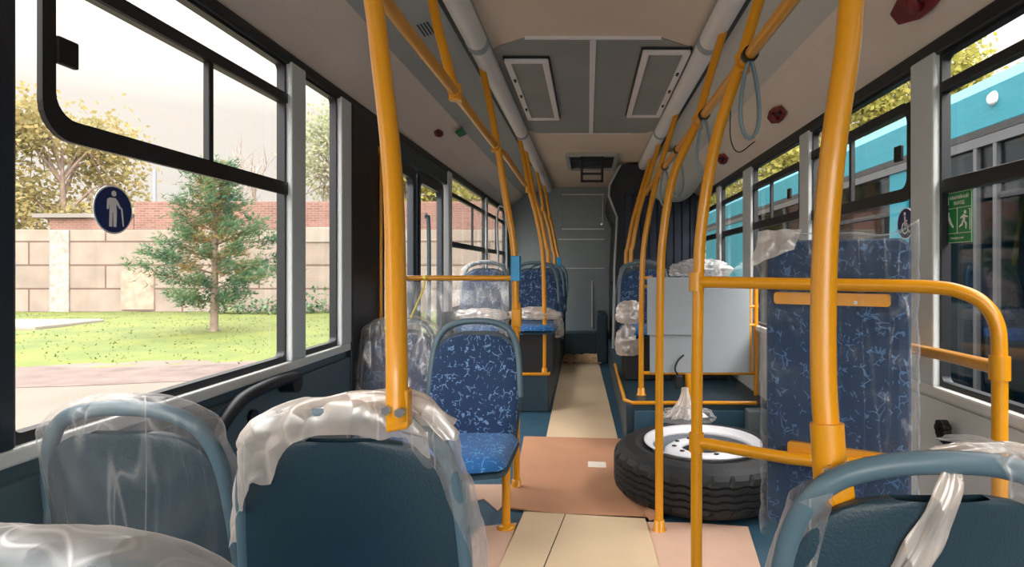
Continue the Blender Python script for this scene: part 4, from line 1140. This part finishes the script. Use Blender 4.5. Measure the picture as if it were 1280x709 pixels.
rel(bw, MB().box(-17.0, -15.8, WY - .06, WY - .001, GZ + .1, GZ + 1.5), 'patch_block', mat('brown_patch', (150, 124, 110), .9, var=.3, scale=4))
rel(bw, MB().box(-26, -2, WY - .03, WY + .43, GZ + 4.051, GZ + 4.10), 'coping_strip', SLABC) if False else None
o = MB().tube([(-17.2, 23.5, GZ), (-17.2, 23.5, 5.1)], .07, 8).build('utility_pole', mat('pole_grey', (120, 124, 130), .7)); tag(o, 'thin grey post rising behind the boundary wall', 'post')
o = MB().box(-60, -27, 24, 24.3, GZ, 2.6).build('side_fence', mat('weathered_fence', (128, 120, 116), .9, var=.3, scale=3)); tag(o, 'weathered grey fence at the far left edge behind the grass', 'fence')

def leafmat(name, a, b_, tr=.3):
    m = bpy.data.materials.new(name); m.use_nodes = True; nt = m.node_tree; L = nt.links.new; b = nt.nodes['Principled BSDF']; b.inputs['Roughness'].default_value = .8
    t = nt.nodes.new('ShaderNodeTexCoord'); n = nt.nodes.new('ShaderNodeTexNoise'); n.inputs['Scale'].default_value = 1.4; n.inputs['Detail'].default_value = 4; L(t.outputs['Object'], n.inputs[0])
    r = nt.nodes.new('ShaderNodeValToRGB'); r.color_ramp.elements[0].position = .38; r.color_ramp.elements[1].position = .62
    r.color_ramp.elements[0].color = srgb(*a); r.color_ramp.elements[1].color = srgb(*b_); L(n.outputs[0], r.inputs[0]); L(r.outputs[0], b.inputs['Base Color'])
    tl = nt.nodes.new('ShaderNodeBsdfTranslucent'); L(r.outputs[0], tl.inputs[0]); mx = nt.nodes.new('ShaderNodeMixShader'); mx.inputs[0].default_value = tr
    o = nt.nodes['Material Output']; L(b.outputs[0], mx.inputs[1]); L(tl.outputs[0], mx.inputs[2]); L(mx.outputs[0], o.inputs[0]); return m
PINE = leafmat('pine_needles', (58, 92, 68), (94, 118, 78))
PINEB = leafmat('browned_needles', (140, 118, 76), (166, 136, 84))
YLEAF = leafmat('yellow_leaves', (156, 138, 88), (128, 124, 82), .5)  # background leaf colours paled so that they carry the haze
GLEAF = leafmat('yellow_green_leaves', (122, 124, 56), (156, 148, 72), .5)
PLEAF = leafmat('pale_green_leaves', (130, 138, 104), (160, 160, 130), .5)

def conifer(x, y, h_, rad, label):
    t = thing('young_pine', label, 'tree', (x, y, GZ)); rnd = random.Random(7)
    tm = MB(); tm.tube([(0, 0, 0), (.03, 0, h_ * .5), (0, 0, h_ * .97)], [.10, .06, .015], 8)
    gv, gf, bv, bf = [], [], [], []
    lv_ = 0
    z = .75
    while z < h_ * .98:
        f = (z - .75) / (h_ - .75); L_ = rad * (1 - f) ** .75 * (.55 + .45 * min(1, f * 6 + .5)) + .12
        nb = 7
        for k in range(nb):
            a = 2 * PI * (k + rnd.random() * .6) / nb + lv_; l = L_ * rnd.uniform(.5, 1.15)
            up = .35 + .5 * f + rnd.uniform(-.1, .15)
            d = Vector((math.cos(a), math.sin(a), up)); e = d * l
            tm.tube([(0, 0, z), (e.x * .5, e.y * .5, z + e.z * .3), (e.x, e.y, z + e.z * .75)], [.018, .010, .004], 4)
            for q in range(int(70 * l) + 16):
                s = rnd.uniform(.25, 1.03) ; c = Vector((e.x * s, e.y * s, z + e.z * s * .7)); c += Vector([rnd.gauss(0, .095) for _ in range(3)])
                for w_ in range(5):
                    dd = (d.normalized() + Vector([rnd.gauss(0, .7) for _ in range(3)])).normalized() * rnd.uniform(.10, .20)
                    sd = dd.cross(Vector((rnd.random(), rnd.random(), rnd.random()))).normalized() * .012
                    V, Fc = (bv, bf) if (s < .5 and f > .15 and rnd.random() < .75) else (gv, gf)
                    b = len(V); V += [tuple(c - sd), tuple(c + sd), tuple(c + dd)]; Fc.append((b, b + 1, b + 2))
        z += .36; lv_ += 1.3
    tm.build('trunk', BARK, t)
    m1 = MB(); m1.add(gv, gf); m1.build('needles', PINE, t)
    m1 = MB(); m1.add(bv, bf); m1.build('browned_needles', PINEB, t)
conifer(-9.35, 14.8, 4.3, 1.75, 'young green pine standing on grass in front of the wall')

def broadleaf(x, y, h_, rx, ry, rz_, cz, n, m, label, seed, name='leafy_tree', leaf=.16, dens=1, bare=False):
    t = thing(name, label, 'tree', (x, y, GZ)); rnd = random.Random(seed)
    tm = MB(); tm.tube([(0, 0, 0), (.1, 0, cz * .6), (0, 0, cz + rz_ * .5)], [.22, .16, .04], 8)
    tips = []
    for k in range(16):
        a = rnd.uniform(0, 2 * PI); zz = cz + rnd.uniform(-.8, .9) * rz_; r = rnd.uniform(.4, .9) * math.sqrt(max(.05, 1 - ((zz - cz) / rz_) ** 2))
        e = (rx * r * math.cos(a), ry * r * math.sin(a), zz); tm.tube([(0, 0, max(1, zz - rz_ * .6)), (e[0] * .5, e[1] * .5, zz - rz_ * .15), e], [.09, .05, .015], 5, smooth_path=2); tips.append(e)
        for j in range(4 if not bare else 12):
            e2 = tuple(e[i] * .7 + rnd.gauss(0, .9) + (0, 0, .4)[i] for i in range(3)); 
            tm.tube([(e[0] * .5, e[1] * .5, zz - rz_ * .15), e2], [.025, .008], 4)
    if bare:
        tm = MB(); tm.tube([(0, 0, 0), (.1, 0, 3), (0, 0, 6.2)], [.2, .14, .08], 8)
        for k in range(16):
            a = rnd.uniform(0, 2 * PI); z0 = rnd.uniform(2.8, 6.0); l = rnd.uniform(1.6, 3.2); e = Vector((math.cos(a) * l * .5, math.sin(a) * l * .5, z0 + l))
            m0 = Vector((math.cos(a) * l * .22, math.sin(a) * l * .22, z0 + l * .4)); tm.tube([(0, 0, z0), m0, e], [.06, .035, .01], 5, smooth_path=3)
            for j in range(7):
                b0 = m0.lerp(e, rnd.uniform(0, .8)); tm.tube([b0, b0 + Vector((rnd.gauss(0, .4), rnd.gauss(0, .3), rnd.uniform(.4, 1.1)))], [.02, .006], 4)
        tm.build('trunk', mat('pale_bare_bark', (140, 130, 122), .9), t); return
    tm.build('trunk', BARK, t)
    vs, fs = [], []
    for k in range(n):
        c0 = tips[rnd.randrange(len(tips))]; 
        c = Vector(c0) + Vector((rnd.gauss(0, rx * .22), rnd.gauss(0, ry * .22), rnd.gauss(0, rz_ * .2)))
        a = Vector([rnd.gauss(0, 1) for _ in range(3)]).normalized() * leaf; b_ = a.cross(Vector([rnd.gauss(0, 1) for _ in range(3)])).normalized() * leaf * .6
        i = len(vs); vs += [tuple(c - a), tuple(c + b_), tuple(c + a), tuple(c - b_)]; fs.append((i, i + 1, i + 2, i + 3))
    q = MB(); q.add(vs, fs); q.build('foliage', m, t)
broadleaf(-24.0, 27, 9, 3.2, 3, 3.4, 5.4, 9000, YLEAF, 'yellow autumn tree beyond the wall at the far left', 1, leaf=.13)
broadleaf(-14.0, 33, 9, 2.6, 2.5, 3.2, 7.6, 3600, PLEAF, 'pale green tree beyond the wall seen through the narrow window', 2, leaf=.13)
broadleaf(-17.5, 31, 9, 3.2, 2.5, 3.4, 6.4, 0, PLEAF, 'bare leafless tree behind the wall', 3, 'bare_tree', bare=True)
broadleaf(-9.5, 31, 8, 3.2, 3, 3.2, 4.6, 7000, GLEAF, 'yellow green tree seen through the door glass', 4)
broadleaf(-5.0, 36, 8, 3.2, 3, 3.4, 4.6, 7000, YLEAF, 'yellow tree seen through the far left windows', 5)
broadleaf(12.0, 31, 12, 4.0, 3, 4.5, 8.0, 12000, GLEAF, 'yellow green tree above the turquoise bus, nearer the middle', 6)
broadleaf(17.0, 31, 13, 3.4, 3, 5.0, 9.0, 12000, GLEAF, 'yellow green tree above the turquoise bus, farther right', 8)
broadleaf(5.5, 32, 10, 3.5, 3, 3.6, 6.0, 7000, GLEAF, 'yellow green tree low behind the rear of the turquoise bus', 9)
# weeds at the wall foot
def weed(x, y, h_, label, seed):
    rnd = random.Random(seed); vs, fs = [], []
    for k in range(260):
        c = Vector((rnd.gauss(0, .55), rnd.gauss(0, .2), abs(rnd.gauss(.0, h_ * .5)))); a = Vector([rnd.gauss(0, 1) for _ in range(3)]).normalized() * .09; b_ = a.cross(Vector((0, 0, 1))).normalized() * .05
        i = len(vs); vs += [tuple(c - a), tuple(c + b_), tuple(c + a), tuple(c - b_)]; fs.append((i, i + 1, i + 2, i + 3))
    q = MB(); q.add(vs, fs); o = q.build('weed_clump', PINE); o.location = (x, y, GZ + .03); tag(o, label, 'weeds', 'weed clumps at the wall foot')
weed(-12.4, 20.6, .7, 'weed clump at the wall foot just left of the pine', 1)
weed(-10.9, 20.6, .6, 'weed clump at the wall foot behind the pine trunk', 2)
weed(-9.6, 20.8, .7, 'weed clump at the wall foot right of the pine', 3)

# ------------------------------------------------------------------ neighbouring turquoise bus
NX = 2.7
nb_ = thing('turquoise_bus', 'turquoise bus parked alongside the right windows', 'bus', (NX + 1.2, 5, GZ))
YN0, YN1 = -4, 13.5
b_ = MB()
b_.prism([(NX, 2.15), (NX + .01, 2.42), (NX + .10, 2.53), (NX + .35, 2.58), (NX + 2.15, 2.58), (NX + 2.4, 2.5), (NX + 2.4, 2.15)], 'y', YN0, YN1)
rel(nb_, b_, 'roof', TURQ, .01)
b_ = MB().box(NX, NX + .06, YN0, YN1, GZ + .3, .30).box(NX + 2.34, NX + 2.4, YN0, YN1, GZ + .3, 2.14)
b_.box(NX, NX + .06, 10.2, YN1, .30, 2.03)
for (a, c) in ((5.02, 5.30),): b_.box(NX, NX + .06, a, c, .3, 2.03)
b_.box(NX, NX + 2.4, YN1, YN1 + .06, GZ + .3, 2.14).box(NX, NX + 2.4, YN0 - .06, YN0, GZ + .3, 2.14)
rel(nb_, b_, 'body', TURQ)
rel(nb_, MB().box(NX + .06, NX + 2.34, YN0, YN1, GZ + .3, GZ + .4), 'bus_floor', TEAL)
rel(nb_, MB().box(NX + .3, NX + 2.33, YN0, YN1, 2.08, 2.13), 'inner_ceiling', COVED)
rel(nb_, MB().box(NX - .015, NX + .05, YN0, YN1, 2.10, 2.149), 'gutter', BLACK)
rel(nb_, MB().box(NX - .012, NX + .05, YN0, YN1, 2.031, 2.098), 'trim_rail', SILV)
pil = MB()
for y in (-1.6, .2, 1.9, 6.6, 8.1, 9.4): pil.box(NX, NX + .05, y, y + .10, .3, 2.03)
rel(nb_, pil, 'window_pillar', BLACK)
sp_ = MB()
for y in (3.90, 4.10): sp_.box(NX - .01, NX + .04, y, y + .035, GZ + .35, 2.03)
rel(nb_, sp_, 'door_post', SILV)
gl = MB().box(NX + .02, NX + .026, YN0, 10.2, .3, 2.03)
rel(nb_, gl, 'window_glass', GLASSD)
rel(nb_, MB().box(NX - .002, NX + .03, YN0, 3.88, 1.66, 1.70).box(NX - .002, NX + .03, 5.3, 10.2, 1.66, 1.70), 'transom', BLACK)
rel(nb_, MB().lathe([(0, .03), (.03, .025), (.05, .0), (0, 0)], 20, (0, 0, 0)), 'marker_lamp', SWHITE)
lm = [c for c in kids(nb_) if c.name.startswith('marker_lamp')][0]
lm.data.transform(Matrix.Translation(Vector(nb_.location))); lm.data.transform(Matrix.Rotation(-PI / 2, 4, 'Y')); lm.location = Vector((NX + .003, 3.95, 2.33)) - Vector(nb_.location)
for wy in (.5, 10.9):
    w_ = MB().tube([(0, 0, 0), (.28, 0, 0)], .48, 28); o = rel(nb_, w_, 'wheel', RUBBER); o.data.transform(Matrix.Translation(Vector(nb_.location))); o.location = Vector((NX + .02, wy, GZ + .48)) - Vector(nb_.location)
# seats with film seen inside it
for i, (x, y, lb) in enumerate(((NX + .45, 3.6, 'film wrapped seat seen through the glass of the turquoise bus, near one'), (NX + .45, 4.55, 'seat inside the turquoise bus behind its door posts'), (NX + .45, 6.2, 'seat inside the turquoise bus farther back'))):
    seat(x, y, .32, 0, lb, 'seats inside the turquoise bus')
film_bag(CV, 'film over the near seat inside the turquoise bus', NX + .45, 3.6, .32, 0, hem([(0, .45), (90, .45), (180, .45), (270, .45)]), 5.2, FILM, .02, .03)
for i, (x, y, lb) in enumerate(((NX + .8, 4.9, 'yellow pole inside the turquoise bus, left of its door posts'), (NX + .75, 3.2, 'yellow pole inside the turquoise bus, right of its door posts'))):
    pole(lb, [(x, y, GZ + .4), (x, y, .9), (x + .05, y, 1.4), (x + .18, y, 2.08)], group='poles inside the turquoise bus')
